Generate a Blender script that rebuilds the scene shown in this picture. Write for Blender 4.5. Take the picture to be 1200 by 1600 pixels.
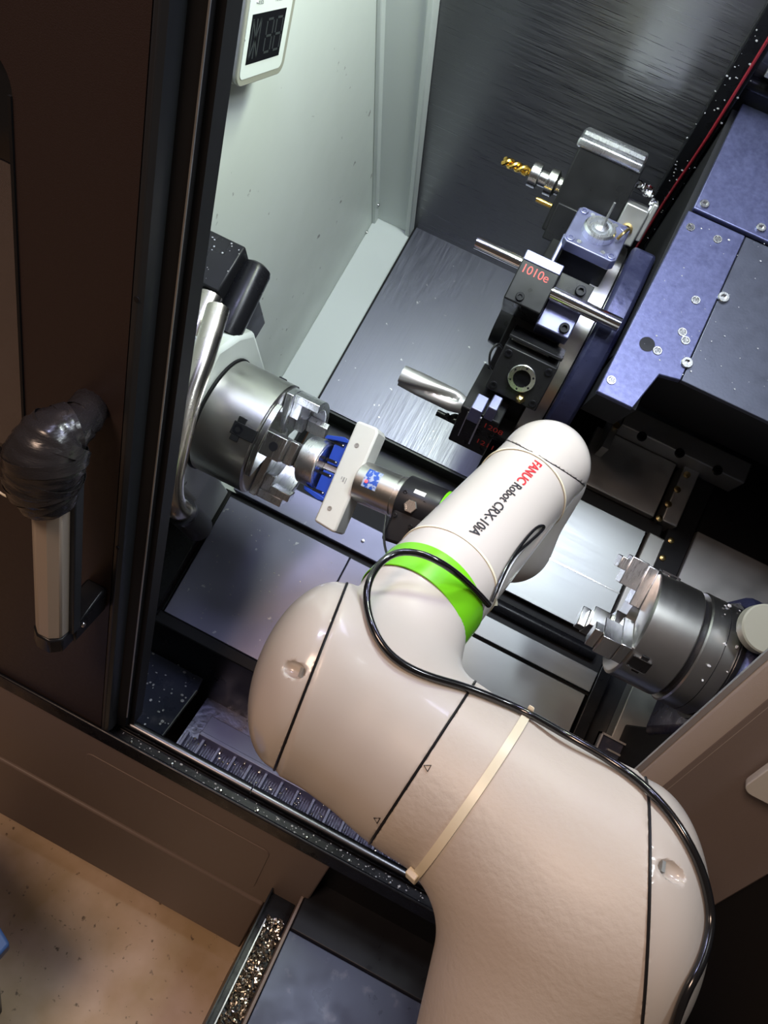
import bpy, bmesh, math, random
import numpy as np
from mathutils import Matrix, Vector
from math import sin, cos, pi, radians as R

for o in list(bpy.data.objects): bpy.data.objects.remove(o)
S = bpy.context.scene
COL = S.collection
rnd = random.Random(7)

# ---------------------------------------------------------------- camera
F = 1200.0
Xc = np.array([.89107, .44915, -.07797]); Yc = np.array([.35645, -.57902, .73349])
Xc /= np.linalg.norm(Xc); Yc -= Xc*(Xc@Yc); Yc /= np.linalg.norm(Yc); Zc = np.cross(Xc, Yc)
M3 = np.array([Xc, Yc, Zc])                      # world = M3 @ cam + C
def ray(x, y): return M3@np.array([(x-600)/F, (y-800)/F, 1.])
C = -ray(425, 688)*1.1                           # world origin: centre of the main chuck's face
A35 = R(35)
B3 = np.array([[1, 0, 0], [0, cos(A35), sin(A35)], [0, -sin(A35), cos(A35)]])   # machine (x,u,n) = B3 @ world
cam = bpy.data.objects.new('camera', bpy.data.cameras.new('camera')); COL.objects.link(cam)
cam.data.sensor_fit = 'VERTICAL'; cam.data.sensor_height = 32; cam.data.lens = 24
cam.data.clip_start = .02; cam.data.clip_end = 30
mw = np.eye(4); mw[:3, 0] = M3[:, 0]; mw[:3, 1] = -M3[:, 1]; mw[:3, 2] = -M3[:, 2]; mw[:3, 3] = C
cam.matrix_world = Matrix(mw.tolist())
S.camera = cam

# ---------------------------------------------------------------- world, lights, exposure
w = bpy.data.worlds.new('world'); S.world = w; w.use_nodes = True
w.node_tree.nodes['Background'].inputs[0].default_value = (.55, .43, .35, 1)
w.node_tree.nodes['Background'].inputs[1].default_value = .10
S.view_settings.view_transform = 'Standard'; S.view_settings.look = 'None'
S.view_settings.exposure = 0; S.view_settings.gamma = 1; S.view_settings.use_curve_mapping = False

def W(p): return B3.T@np.array(p, float)         # machine -> world
def area(name, loc, target, size, power, color, sy=None):
    l = bpy.data.lights.new(name, 'AREA'); l.energy = power; l.color = color
    l.shape = 'RECTANGLE'; l.size = size; l.size_y = sy or size
    o = bpy.data.objects.new(name, l); COL.objects.link(o); o.location = loc
    o.rotation_euler = (Vector(target)-Vector(loc)).to_track_quat('-Z', 'Y').to_euler()
    return o
area('hall_light', (-.55, -1.55, 2.35), (.0, -.6, -.2), .7, 37, (1, .705, .53))
area('machine_lamp_right', W((.62, .42, 1.02)), W((.5, .1, -.3)), .10, 8, (.88, .96, 1.0), .4)
area('machine_lamp_left', W((.16, .58, .72)), W((-.1, .4, -.3)), .06, 6.5, (.88, 1.0, .76), .3)
area('machine_lamp_front', W((-.06, .42, 1.0)), W((.1, -.1, -.3)), .08, 6, (.62, .64, 1.0), .3)
area('machine_lamp_back', W((.30, .66, .80)), W((.2, .1, -.4)), .07, 4.5, (.58, .60, 1.0), .5)

# ---------------------------------------------------------------- materials
def mat(name, col, rough=.5, metal=0, noise=0, nscale=20, bump=0, bscale=200, brushed=None, coat=0,
        col2=None, cscale=8, cth=(.4, .6), aniso=0, emis=None, trans=0, detail=4, stretch=None, stain=None):
    m = bpy.data.materials.new(name); m.use_nodes = True
    nt = m.node_tree; N = nt.nodes; L = nt.links; P = N['Principled BSDF']
    P.inputs['Base Color'].default_value = (*col, 1); P.inputs['Roughness'].default_value = rough
    P.inputs['Metallic'].default_value = metal
    if max(col) < .04 and rough > .26: P.inputs['Specular IOR Level'].default_value = .22
    P.inputs['Coat Weight'].default_value = coat
    P.inputs['Coat Roughness'].default_value = .08
    if trans: P.inputs['Transmission Weight'].default_value = trans
    if emis: P.inputs['Emission Color'].default_value = (*emis[0], 1); P.inputs['Emission Strength'].default_value = emis[1]
    tc = N.new('ShaderNodeTexCoord')
    def mapping(sc):
        mp = N.new('ShaderNodeMapping'); mp.inputs['Scale'].default_value = sc; L.new(tc.outputs['Object'], mp.inputs[0]); return mp
    def tex(sc, det, mp=None):
        t = N.new('ShaderNodeTexNoise'); t.inputs['Scale'].default_value = sc; t.inputs['Detail'].default_value = det
        L.new((mp or tc).outputs[0 if mp else 'Object'], t.inputs[0]); return t
    if aniso:
        P.inputs['Anisotropic'].default_value = aniso
        cx_ = N.new('ShaderNodeCombineXYZ'); cx_.inputs[0].default_value = 1; P.inputs['Anisotropic Rotation'].default_value = .25; L.new(cx_.outputs[0], P.inputs['Tangent'])
    colsock = None
    if col2:
        t = tex(cscale, detail, mapping(stretch) if stretch else None)
        r = N.new('ShaderNodeValToRGB'); r.color_ramp.elements[0].position = cth[0]; r.color_ramp.elements[1].position = cth[1]
        r.color_ramp.elements[0].color = (*col, 1); r.color_ramp.elements[1].color = (*col2, 1)
        L.new(t.outputs[0], r.inputs[0]); colsock = r.outputs[0]
    if stain:                                     # (colour, scale, lo, hi): small spots of dirt
        t = tex(stain[1], 3); r = N.new('ShaderNodeMapRange')
        r.inputs[1].default_value = stain[2]; r.inputs[2].default_value = stain[3]; L.new(t.outputs[0], r.inputs[0])
        mx = N.new('ShaderNodeMix'); mx.data_type = 'RGBA'; L.new(r.outputs[0], mx.inputs[0])
        if colsock: L.new(colsock, mx.inputs[6])
        else: mx.inputs[6].default_value = (*col, 1)
        mx.inputs[7].default_value = (*stain[0], 1); colsock = mx.outputs[2]
    if colsock: L.new(colsock, P.inputs['Base Color'])
    if noise:
        t = tex(nscale, 5, mapping(brushed) if brushed else None); r = N.new('ShaderNodeMapRange')
        r.inputs[3].default_value = max(.03, rough-noise); r.inputs[4].default_value = min(1, rough+noise)
        r.inputs[1].default_value = .3; r.inputs[2].default_value = .7
        L.new(t.outputs[0], r.inputs[0]); L.new(r.outputs[0], P.inputs['Roughness'])
    if bump:
        b = N.new('ShaderNodeBump'); b.inputs['Strength'].default_value = bump; b.inputs['Distance'].default_value = .001
        t = tex(bscale, 3, mapping(brushed) if brushed else None)
        L.new(t.outputs[0], b.inputs['Height']); L.new(b.outputs[0], P.inputs['Normal'])
    return m
MT = dict(
 white_wall=mat('white_painted_sheet', (.62, .66, .62), .42, noise=.1, bump=.05, bscale=60, stain=((.25, .25, .24), 38, .70, .74)),
 wall_trim=mat('white_painted_trim', (.60, .64, .62), .5, bump=.05, bscale=80),
 brushed_back=mat('brushed_stainless', (.17, .17, .18), .36, 1, noise=.12, nscale=6, brushed=(2, 60, 160), bump=.15, bscale=5, aniso=.85),
 floor_steel=mat('dull_stainless', (.22, .225, .27), .42, 1, noise=.08, nscale=3, brushed=(120, 5, 5), bump=.05, bscale=4, stain=((.6, .6, .62), 60, .72, .75)),
 bed_steel=mat('bed_cover_steel', (.36, .375, .38), .40, 1, noise=.02, nscale=4, brushed=(2, 60, 60)),
 tray_steel=mat('tray_steel', (.24, .24, .33), .48, .85, noise=.08, nscale=8, stain=((.5, .5, .56), 55, .70, .73)),
 saddle=mat('saddle_steel', (.12, .128, .24), .42, .7, noise=.06, nscale=60, bump=.12, bscale=400, col2=(.085, .09, .18), cscale=160, cth=(.3, .7)),
 casting=mat('dark_blue_casting', (.032, .035, .08), .33, .4, noise=.1, nscale=60, bump=.5, bscale=90),
 black=mat('black_paint', (.012, .012, .014), .35, noise=.1, bump=.05, bscale=100),
 blackrub=mat('black_rubber', (.010, .010, .011), .55, bump=.1, bscale=60),
 deepblack=mat('oily_black_steel', (.010, .010, .012), .30, .2, noise=.10, nscale=40, bump=.1, bscale=120),
 toolblack=mat('blackened_tool_steel', (.020, .020, .021), .34, .35, noise=.12, nscale=30, bump=.1, bscale=100),
 steel=mat('machined_steel', (.60, .60, .60), .24, 1, noise=.04, nscale=10, brushed=(150, 4, 4)),
 chuck=mat('turned_chuck_steel', (.60, .59, .57), .30, 1, noise=.02, nscale=4, brushed=(120, 2, 2)),
 chrome=mat('chrome', (.8, .8, .82), .10, 1),
 alu=mat('milled_aluminium', (.78, .79, .82), .32, 1, noise=.08, nscale=10, brushed=(150, 10, 10), bump=.2, bscale=5),
 holder=mat('machined_holder_plate', (.27, .28, .45), .42, .9, noise=.1, nscale=40, bump=.1, bscale=100),
 dullsteel=mat('dull_grey_steel', (.42, .42, .41), .45, .8, noise=.1, nscale=30),
 pipe=mat('stainless_pipe', (.58, .54, .48), .25, 1, noise=.06, nscale=20),
 door=mat('dark_brown_door_paint', (.035, .024, .022), .38, 0, noise=.05, nscale=200, bump=.25, bscale=900),
 apron=mat('taupe_machine_paint', (.20, .15, .125), .5, 0, bump=.15, bscale=900),
 seal=mat('grey_black_profile', (.022, .024, .027), .34, 0, bump=.05, bscale=100),
 olive=mat('dark_olive_sheet', (.05, .055, .05), .4, .3),
 sillmetal=mat('dark_satin_steel', (.10, .10, .11), .3, 1, noise=.05, nscale=20),
 mattblack=mat('matt_black_cover', (.012, .012, .014), .7),
 grey_plate=mat('grey_saddle_steel', (.085, .09, .12), .42, .7, noise=.06, nscale=60, bump=.1, bscale=300),
 glass=mat('dark_door_glass', (.008, .008, .01), .08, coat=.5),
 grip=mat('beige_grip_plastic', (.40, .34, .28), .42, bump=.04, bscale=200),
 tape=mat('black_pvc_tape', (.022, .020, .021), .24, 0, noise=.08, nscale=30, bump=.8, bscale=3, brushed=(10, 10, 60)),
 concrete=mat('stained_concrete', (.72, .54, .39), .62, 0, noise=.15, nscale=20, col2=(.52, .36, .20), cscale=7, cth=(.38, .66), bump=.3, bscale=60, stain=((.20, .14, .09), 75, .64, .72)),
 robot=mat('cream_robot_plastic', (.545, .505, .465), .42, 0, coat=.15, bump=.05, bscale=120),
 robotcap=mat('smooth_robot_plastic', (.545, .505, .465), .22, 0, coat=.3),
 robottex=mat('textured_robot_paint', (.56, .505, .45), .46, 0, bump=.4, bscale=190),
 green=mat('lime_green_plastic', (.17, .58, .012), .25, 0, coat=.4),
 cable=mat('black_cable', (.008, .008, .009), .18, coat=.5),
 nylon=mat('natural_nylon', (.78, .72, .55), .35),
 blue=mat('blue_printed_plastic', (.01, .05, .38), .42),
 gripw=mat('light_grey_gripper', (.62, .62, .58), .45, bump=.05, bscale=300),
 label=mat('blue_label_print', (.02, .08, .42), .3, 0, col2=(.35, .42, .6), cscale=160, cth=(.5, .56)),
 led=mat('red_led', (.9, .05, .05), .3, emis=((1, .05, .05), 4)),
 greenled=mat('green_led', (.05, .6, .1), .3, emis=((.1, 1, .2), 2)),
 gold=mat('gold_coated_steel', (.85, .55, .12), .25, 1),
 brass=mat('brass', (.62, .46, .20), .3, 1),
 redpaint=mat('red_marker', (.55, .03, .02), .4),
 black_ink=mat('dark_grey_ink', (.03, .03, .035), .4),
 red_ink=mat('red_ink', (.62, .02, .03), .4),
 white_ink=mat('white_ink', (.7, .7, .7), .4),
 post_lit=mat('lit_column_paint', (.42, .37, .33), .45, bump=.15, bscale=700),  # column paint, light falling on the folded return put into the colour
 post_shaded=mat('shaded_column_paint', (.22, .18, .165), .5, bump=.15, bscale=700),  # same column paint, darkened for the shaded front face
 cover=mat('bluish_black_plate', (.045, .05, .08), .35, .3, noise=.12, nscale=25, stain=((.1, .1, .13), 45, .6, .75)),
 water=mat('coolant_drop', (.9, .9, .92), .04, .0, coat=1, trans=.6),
 chips=mat('steel_chips', (.55, .50, .42), .25, 1),
 belt=mat('conveyor_steel', (.38, .38, .52), .38, .9, noise=.15, nscale=60, bump=.8, bscale=120),
 rust=mat('red_cable_sheath', (.25, .01, .02), .4),
 greyplast=mat('grey_white_box', (.27, .27, .22), .45, bump=.05, bscale=150),
 segoff=mat('unlit_segment', (.035, .04, .04), .3),
 dirt=mat('grey_oil_dirt', (.3, .3, .3), .5),
 pallet=mat('blue_crate_plastic', (.06, .14, .38), .5),
)
# dotted print on the door glass
def dotted():
    m = mat('dotted_glass_film', (.01, .01, .012), .12, coat=.4); nt = m.node_tree; N = nt.nodes; L = nt.links
    tc = N.new('ShaderNodeTexCoord'); mp = N.new('ShaderNodeMapping'); mp.inputs['Scale'].default_value = (380, 380, 380)
    mp.inputs['Rotation'].default_value = (R(90), 0, R(45)); L.new(tc.outputs['Object'], mp.inputs[0])
    v = N.new('ShaderNodeTexVoronoi'); v.voronoi_dimensions = '2D'; v.inputs['Randomness'].default_value = 0; L.new(mp.outputs[0], v.inputs[0])
    r = N.new('ShaderNodeMath'); r.operation = 'GREATER_THAN'; r.inputs[1].default_value = .47; L.new(v.outputs['Distance'], r.inputs[0])
    mx = N.new('ShaderNodeMix'); mx.data_type = 'RGBA'; mx.inputs[6].default_value = (.01, .01, .012, 1); mx.inputs[7].default_value = (.26, .215, .205, 1)
    L.new(r.outputs[0], mx.inputs[0]); L.new(mx.outputs[2], N['Principled BSDF'].inputs['Base Color']); return m
MT['dots'] = dotted()

# ---------------------------------------------------------------- frames
class Fr:
    def __init__(s, o, x, y, z): s.o = np.array(o, float); s.m = np.array([x, y, z], float)
    def w(s, p): return s.o + np.array(p, float)@s.m
    def sub(s, o, x=(1, 0, 0), y=(0, 1, 0), z=(0, 0, 1)):
        f = lambda v: np.array(v, float)@s.m
        return Fr(s.w(o), f(x), f(y), f(z))
WF = Fr((0, 0, 0), (1, 0, 0), (0, 1, 0), (0, 0, 1))
MF = Fr((0, 0, 0), *[B3[i] for i in range(3)])
CF = Fr(C, *[M3[:, i] for i in range(3)])        # a frame turned like the lens, used only to lay out the arm
def norm(v): v = np.array(v, float); return v/np.linalg.norm(v)
def at(px, py, ax, val, fr=MF):                  # point of a plane seen at a pixel
    r = fr.m@ray(px, py); c = fr.m@(C-fr.o); t = (val-c[ax])/r[ax]; return c+t*r
def P(px, py, d): return np.array([(px-600)/F*d, (py-800)/F*d, d])   # lens-frame point
def PW(px, py, d): return CF.w(P(px, py, d))
def axisframe(p0, p1, hint):
    x = norm(np.array(p1)-np.array(p0)); y = norm(np.array(hint)-x*(x@np.array(hint))); return Fr(p0, x, y, np.cross(x, y))

# ---------------------------------------------------------------- mesh builder
class MB:
    def __init__(s, fr=MF): s.v = []; s.f = []; s.fr = fr
    def add(s, vs, fs, fr=None):
        fr = fr or s.fr; b = len(s.v)
        s.v += [tuple(fr.w(p)) for p in vs]; s.f += [tuple(b+i for i in f) for f in fs]; return s
    def box(s, lo, hi, fr=None):
        x0, y0, z0 = lo; x1, y1, z1 = hi
        return s.add([(x0, y0, z0), (x1, y0, z0), (x1, y1, z0), (x0, y1, z0), (x0, y0, z1), (x1, y0, z1), (x1, y1, z1), (x0, y1, z1)],
                     [(0, 3, 2, 1), (4, 5, 6, 7), (0, 1, 5, 4), (1, 2, 6, 5), (2, 3, 7, 6), (3, 0, 4, 7)], fr)
    def prism(s, poly, ax, lo, hi, fr=None):      # poly in the two axes other than ax (in cyclic order)
        n = len(poly); a, b = [(1, 2), (2, 0), (0, 1)][ax]
        def p3(q, h): v = [0, 0, 0]; v[ax] = h; v[a] = q[0]; v[b] = q[1]; return v
        area_ = sum(poly[i][0]*poly[(i+1) % n][1]-poly[(i+1) % n][0]*poly[i][1] for i in range(n))
        if area_ < 0: poly = poly[::-1]
        vs = [p3(q, lo) for q in poly]+[p3(q, hi) for q in poly]
        return s.add(vs, [tuple(range(n))[::-1], tuple(range(n, 2*n))]+[(i, (i+1) % n, n+(i+1) % n, n+i) for i in range(n)], fr)
    def lathe(s, prof, o=(0, 0, 0), fr=None, seg=40, ax=0, caps=True):   # prof: (along axis, radius)
        a, b = [(1, 2), (2, 0), (0, 1)][ax]; vs = []; fs = []
        for t, r in prof:
            for k in range(seg):
                v = [0, 0, 0]; v[ax] = t; v[a] = r*cos(2*pi*k/seg); v[b] = r*sin(2*pi*k/seg)
                vs.append([v[i]+o[i] for i in range(3)])
        n = len(prof)
        for j in range(n-1):
            for k in range(seg):
                k2 = (k+1) % seg; fs.append((j*seg+k, j*seg+k2, (j+1)*seg+k2, (j+1)*seg+k))
        fs = [f[::-1] for f in fs]
        if caps: fs += [tuple(range(seg)), tuple(range((n-1)*seg, n*seg))[::-1]]
        return s.add(vs, [f[::-1] for f in fs], fr)
    def cyl(s, p0, p1, r0, r1=None, seg=24, fr=None):
        fr = fr or s.fr; a = fr.w(p0); b = fr.w(p1); h = (0, 0, 1) if abs(norm(b-a)[2]) < .9 else (1, 0, 0)
        f = axisframe(a, b, h); L = np.linalg.norm(b-a)
        return s.lathe([(0, r0), (L, r0 if r1 is None else r1)], fr=f, seg=seg)
    def sector(s, r0, r1, a0, a1, x0, x1, fr=None, seg=16):   # annular sector, angle from n towards u
        pts = [(r1*sin(a0+(a1-a0)*k/seg), r1*cos(a0+(a1-a0)*k/seg)) for k in range(seg+1)]
        pts += [(r0*sin(a0+(a1-a0)*k/seg), r0*cos(a0+(a1-a0)*k/seg)) for k in range(seg, -1, -1)]
        vs = [(x0, *p) for p in pts]+[(x1, *p) for p in pts]; n = len(pts); m = seg+1
        fs = [(i, (i+1) % n, n+(i+1) % n, n+i) for i in range(n)]
        for i in range(seg):
            q = (i, i+1, n-2-i, n-1-i); fs.append(q[::-1]); fs.append(tuple(n+j for j in q))
        return s.add(vs, [f[::-1] for f in fs], fr)
    def tube(s, pts, r, seg=10, fr=None, n=60, closed=False, flat=None, nrm=None):
        fr = fr or s.fr; q = np.array([fr.w(p) for p in pts]); K = len(q)
        if n:
            out = []; rr = []
            segs = K if closed else K-1
            for i in range(segs):
                g = lambda j: q[j % K] if closed else q[min(max(j, 0), K-1)]
                p0, p1, p2, p3 = g(i-1), g(i), g(i+1), g(i+2); m = max(1, n//segs)
                for k in range(m):
                    t = k/m; out.append(.5*((2*p1)+(-p0+p2)*t+(2*p0-5*p1+4*p2-p3)*t*t+(-p0+3*p1-3*p2+p3)*t**3))
            if not closed: out.append(q[-1])
            q = np.array(out)
        K = len(q); vs = []; fs = []; up = None
        for i in range(K):
            T = norm(q[(i+1) % K]-q[i-1]) if closed else norm(q[min(i+1, K-1)]-q[max(i-1, 0)])
            if nrm is not None: up = norm(nrm(q[i])-T*(T@nrm(q[i])))
            else:
                if up is None: up = np.array([.1, .2, 1.]) if abs(T[2]) < .9 else np.array([1., .1, 0])
                up = norm(up-T*(T@up))
            sd = np.cross(T, up); ri = r(i/(K-1)) if callable(r) else r
            wd, th = (flat if flat else (ri, ri))
            if flat:
                for a, b in ((-1, 0), (1, 0), (1, 1), (-1, 1)): vs.append(q[i]+sd*a*wd+up*b*th)
            else:
                for k in range(seg): vs.append(q[i]+ri*(cos(2*pi*k/seg)*up+sin(2*pi*k/seg)*sd))
        sg = 4 if flat else seg
        for i in range(K if closed else K-1):
            j = (i+1) % K
            for k in range(sg): k2 = (k+1) % sg; fs.append((i*sg+k, i*sg+k2, j*sg+k2, j*sg+k))
        if not closed: fs += [tuple(range(sg))[::-1], tuple(range((K-1)*sg, K*sg))]
        return s.add(vs, fs, WF)
    def ball(s, c, r, fr=None, seg=12, sc=(1, 1, 1)):
        vs = []; fs = []; rings = seg//2
        for i in range(1, rings):
            for k in range(seg):
                th = pi*i/rings; vs.append((c[0]+r*sc[0]*cos(th), c[1]+r*sc[1]*sin(th)*cos(2*pi*k/seg), c[2]+r*sc[2]*sin(th)*sin(2*pi*k/seg)))
        vs += [(c[0]+r*sc[0], c[1], c[2]), (c[0]-r*sc[0], c[1], c[2])]; a = len(vs)-2
        for i in range(rings-2):
            for k in range(seg): k2 = (k+1) % seg; fs.append((i*seg+k, (i+1)*seg+k, (i+1)*seg+k2, i*seg+k2))
        for k in range(seg):
            fs.append((a, k, (k+1) % seg)); fs.append((a+1, (rings-2)*seg+(k+1) % seg, (rings-2)*seg+k))
        return s.add(vs, fs, fr)

def link(name, vs, fs, m, parent=None, bevel=0, smooth=True, ang=35, label=None, loc=None, kind=None, fix=True):
    vs = np.array(vs, float); me = bpy.data.meshes.new(name)
    org = np.array(parent['_o']) if parent is not None else (np.array(loc) if loc is not None else np.array([vs[:, 0].mean(), vs[:, 1].mean(), vs[:, 2].min()]))
    me.from_pydata([tuple(v) for v in vs-org], [], fs)
    if fix:
        bm = bmesh.new(); bm.from_mesh(me); bmesh.ops.recalc_face_normals(bm, faces=bm.faces); bm.to_mesh(me); bm.free()
    me.materials.append(MT[m] if isinstance(m, str) else m)
    if smooth:
        me.shade_smooth(); me.set_sharp_from_angle(angle=R(ang))
    o = bpy.data.objects.new(name, me); COL.objects.link(o)
    if parent is not None: o.parent = parent
    else: o.location = org
    o['_o'] = [float(x) for x in org]
    if bevel:
        b = o.modifiers.new('bevel', 'BEVEL'); b.width = bevel; b.segments = 2; b.limit_method = 'ANGLE'; b.angle_limit = R(40)
    if label: o['label'] = label
    if kind: o['kind'] = kind
    return o
def build(mb, name, m, parent=None, **k): return link(name, mb.v, mb.f, m, parent, **k)
def thing(name, label, cat, loc, group=None):
    o = bpy.data.objects.new(name, None); COL.objects.link(o); o.location = loc; o.empty_display_size = .02
    o['_o'] = [float(x) for x in loc]; o['label'] = label; o['category'] = cat
    if group: o['group'] = group
    return o
def tag(o, label, cat, group=None, kind=None):
    o['label'] = label; o['category'] = cat
    if group: o['group'] = group
    if kind: o['kind'] = kind
    return o
def socket_screw(name, p, ax, r, h, m, parent, fr=MF, hexm='black'):   # head with a hexagon socket
    d = np.array([0., 0, 0]); d[ax] = 1
    mb = MB(fr); a, b = [(1, 2), (2, 0), (0, 1)][ax]; n = 20; vs = []; fs = []
    rings = [(r, 0), (r, h*.8), (r*.9, h), (r*.55, h), (r*.55, h*.35)]
    for rr, t in rings:
        for k in range(n):
            v = [0, 0, 0]; hx = rr
            if rr < r*.6: kk = (k*6/n) % 1; hx = rr*cos(pi/6)/cos((kk-.5)*pi/3)
            v[ax] = t; v[a] = hx*cos(2*pi*k/n); v[b] = hx*sin(2*pi*k/n); vs.append([p[i]+v[i] for i in range(3)])
    for j in range(len(rings)-1):
        for k in range(n): k2 = (k+1) % n; fs.append((j*n+k, j*n+k2, (j+1)*n+k2, (j+1)*n+k))
    fs.append(tuple(range(4*n, 5*n)))
    mb.add(vs, fs); return build(mb, name, m, parent, ang=30)
def drops(name, label, n, sampler, fr, ax, rr=(.0006, .0022), seed=1, m='water', cat='droplets'):
    g = random.Random(seed); mb = MB(fr)
    for i in range(n):
        p = sampler(g); r = g.uniform(*rr)*(1.6 if g.random() < .08 else 1); sc = [1, 1, 1]; sc[ax] = .45
        mb.ball(p, r, seg=6, sc=[sc[0]*g.uniform(.8, 1.5), sc[1]*g.uniform(.8, 1.3), sc[2]])
    return tag(build(mb, name, m, fix=False), label, cat, kind='stuff')
def text(name, s, size, fn, m, parent, ex=.0003, spacing=1.0, label=None, bold=0):
    cu = bpy.data.curves.new('t', 'FONT'); cu.body = s; cu.size = size; cu.space_character = spacing; cu.resolution_u = 3; cu.offset = bold; cu.align_x = 'LEFT'
    ob = bpy.data.objects.new('t', cu); COL.objects.link(ob)
    dg = bpy.context.evaluated_depsgraph_get(); dg.update(); me = bpy.data.meshes.new_from_object(ob.evaluated_get(dg))
    bpy.data.objects.remove(ob)
    bm = bmesh.new(); bm.from_mesh(me); bmesh.ops.subdivide_edges(bm, edges=[e for e in bm.edges if e.calc_length() > size*.15], cuts=2)
    bmesh.ops.triangulate(bm, faces=bm.faces)
    vs = [fn(v.co.x, v.co.y, ex) for v in bm.verts]; fs = [tuple(v.index for v in f.verts) for f in bm.faces]
    bm.verts.index_update(); fs = [tuple(v.index for v in f.verts) for f in bm.faces]; wd = max((v.co.x for v in bm.verts), default=0); bm.free()
    o = link(name, vs, fs, m, parent, fix=False, smooth=False); o['_w'] = wd
    if label: o['label'] = label
    return o

# ================================================================ THE SETTING
def structure(mb, name, m, **k): o = build(mb, name, m, **k); o['kind'] = 'structure'; return o
structure(MB(WF).box((-2.5, -3, -1.12), (2.5, 1.5, -1.08)), 'floor', 'concrete', smooth=False)
structure(MB(WF).prism([(-.24, -.66), (1.05, -.66), (1.05, 1.2), (-.24, 1.2)], 0, -.235, -.195), 'wall_left', 'white_wall', smooth=False)
structure(MB().box((-.235, .74, -.62), (1.15, .78, 1.0)), 'wall_back', 'brushed_back', smooth=False)
t1 = structure(MB().box((-.195, -.28, -.585), (-.101, .738, -.545)), 'trim_1', 'wall_trim', bevel=.003)
t2 = structure(MB().prism([(-.195, .7), (-.116, .7), (-.116, .688), (-.101, .688), (-.101, .7385), (-.195, .7385)], 2, -.545, 1.0), 'trim_2', 'wall_trim', bevel=.002) if False else \
     structure(MB().box((-.195, .722, -.545), (-.112, .739, 1.0)).box((-.112, .712, -.545), (-.100, .739, 1.0)).box((-.195, .705, -.545), (-.186, .739, 1.0)), 'trim_2', 'wall_trim', bevel=.002)
for q, ax_ in (((605, 155), 0), ((590, 320), 0), ((577, 365), 0), ((485, 527), 0)):
    p = at(*q, 0, -.186); socket_screw('trim_screw', (-.186 if q[1] < 330 else -.1945, p[1], p[2]), 0, .004, .004, 'steel', t2)
# sealing lip on the wall's foot
structure(MB().box((-.101, -.28, -.60), (-.095, .738, -.546)), 'trim_3', 'blackrub')
structure(MB().box((1.15, -.6, -.7), (1.19, .8, 1.0)), 'wall_right', 'black')

structure(MB(WF).box((-1.2, -.30, .70), (1.19, -.262, 1.24)), 'wall_front', 'mattblack')
structure(MB(WF).box((-1.2, -.30, 1.24), (1.19, .9, 1.27)), 'ceiling', 'wall_trim')
# sloping steel guard behind the chuck
sg = thing('sloped_guard', 'wide dull steel sloping guard plate below the brushed back wall', 'guard plate', W((.1, .25, -.58)))
build(MB().box((-.095, .25, -.57), (1.15, .74, -.54)), 'plate', 'floor_steel', sg)
build(MB().box((-.095, .245, -.62), (1.15, .25, -.545)), 'front_flange', 'olive', sg)
build(MB().box((-.094, .10, -.64), (1.15, .25, -.61)), 'lower_plate', 'olive', sg)

# ================================================================ casing in front
ap = thing('machine_apron', 'taupe lower front casing of the lathe below the black sill', 'machine casing', (.0, -.3, -.97))
build(MB(WF).box((-1.2, -.30, -.70), (.352, -.27, -.437)), 'upper_panel', 'apron', ap, bevel=.004)
build(MB(WF).box((-1.2, -.285, -.715), (.352, -.24, -.70)), 'seam', 'blackrub', ap)
build(MB(WF).box((-1.2, -.30, -.965), (.289, -.24, -.715)), 'kick_panel', 'apron', ap, bevel=.004)
def rrect(x0, x1, z0, z1, r, n=5):
    out = []
    for cx, cz, a in ((x1-r, z1-r, 0), (x0+r, z1-r, 90), (x0+r, z0+r, 180), (x1-r, z0+r, 270)):
        for k in range(n+1): t = R(a+90*k/n); out.append((cx+r*cos(t), cz+r*sin(t)))
    return out
build(MB(WF).prism([(z, x) for x, z in rrect(-.072, .262, -.662, -.505, .012)], 1, -.3012, -.299), 'access_cover', 'apron', ap, bevel=.0006)
build(MB(WF).box((-1.2, -.24, -1.08), (.289, -.15, -.965)), 'plinth', 'black', ap)
build(MB(WF).box((-1.2, -.262, -.965), (.352, -.22, -.64)), 'inner_skirt', 'black', ap)

sl = thing('door_sill', 'black door track with rounded dark metal lip below the opening', 'sill', (.3, -.28, -.42))
build(MB(WF).prism([(-.306, -.436), (-.306, -.404), (-.303, -.4025), (-.300, -.404), (-.299, -.428), (-.276, -.428), (-.274, -.418), (-.268, -.418), (-.268, -.436)], 0, -1.2, .95), 'track', 'deepblack', sl, bevel=.001)
def sillbar(px): return at(*px, 1, -.262, WF)
for xa, xb in ((-1.0, .193), (.195, .95)):
    build(MB(WF).cyl((xa, -.268, -.419), (xb, -.268, -.419), .0085, seg=24), 'lip_rail', 'sillmetal', sl, label='rounded dark metal lip along the sill')
build(MB(WF).box((-1.0, -.268, -.62), (.95, -.263, -.425)), 'rear_flange', 'black', sl)
for k in range(9):
    x = -.0+.075*k+rnd.uniform(-.01, .01); build(MB(WF).lathe([(0, .003), (.002, .0028), (.003, .0015)], o=(x, -.287, -.428), ax=2, seg=10), 'screw', 'steel', sl)
drops('coolant_drops', 'wet glints and small chips lying in the black door track', 190, lambda g: (g.uniform(-.03, .55), g.uniform(-.297, -.277), -.4275), WF, 2, (.0004, .0012), 3)

# ---- sliding door
dr = thing('sliding_door', 'dark brown sliding machine door with a dotted dark window at far left', 'machine door', (-.3, -.28, -.41))
zt, zbm = 1.0, -.405
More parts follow.
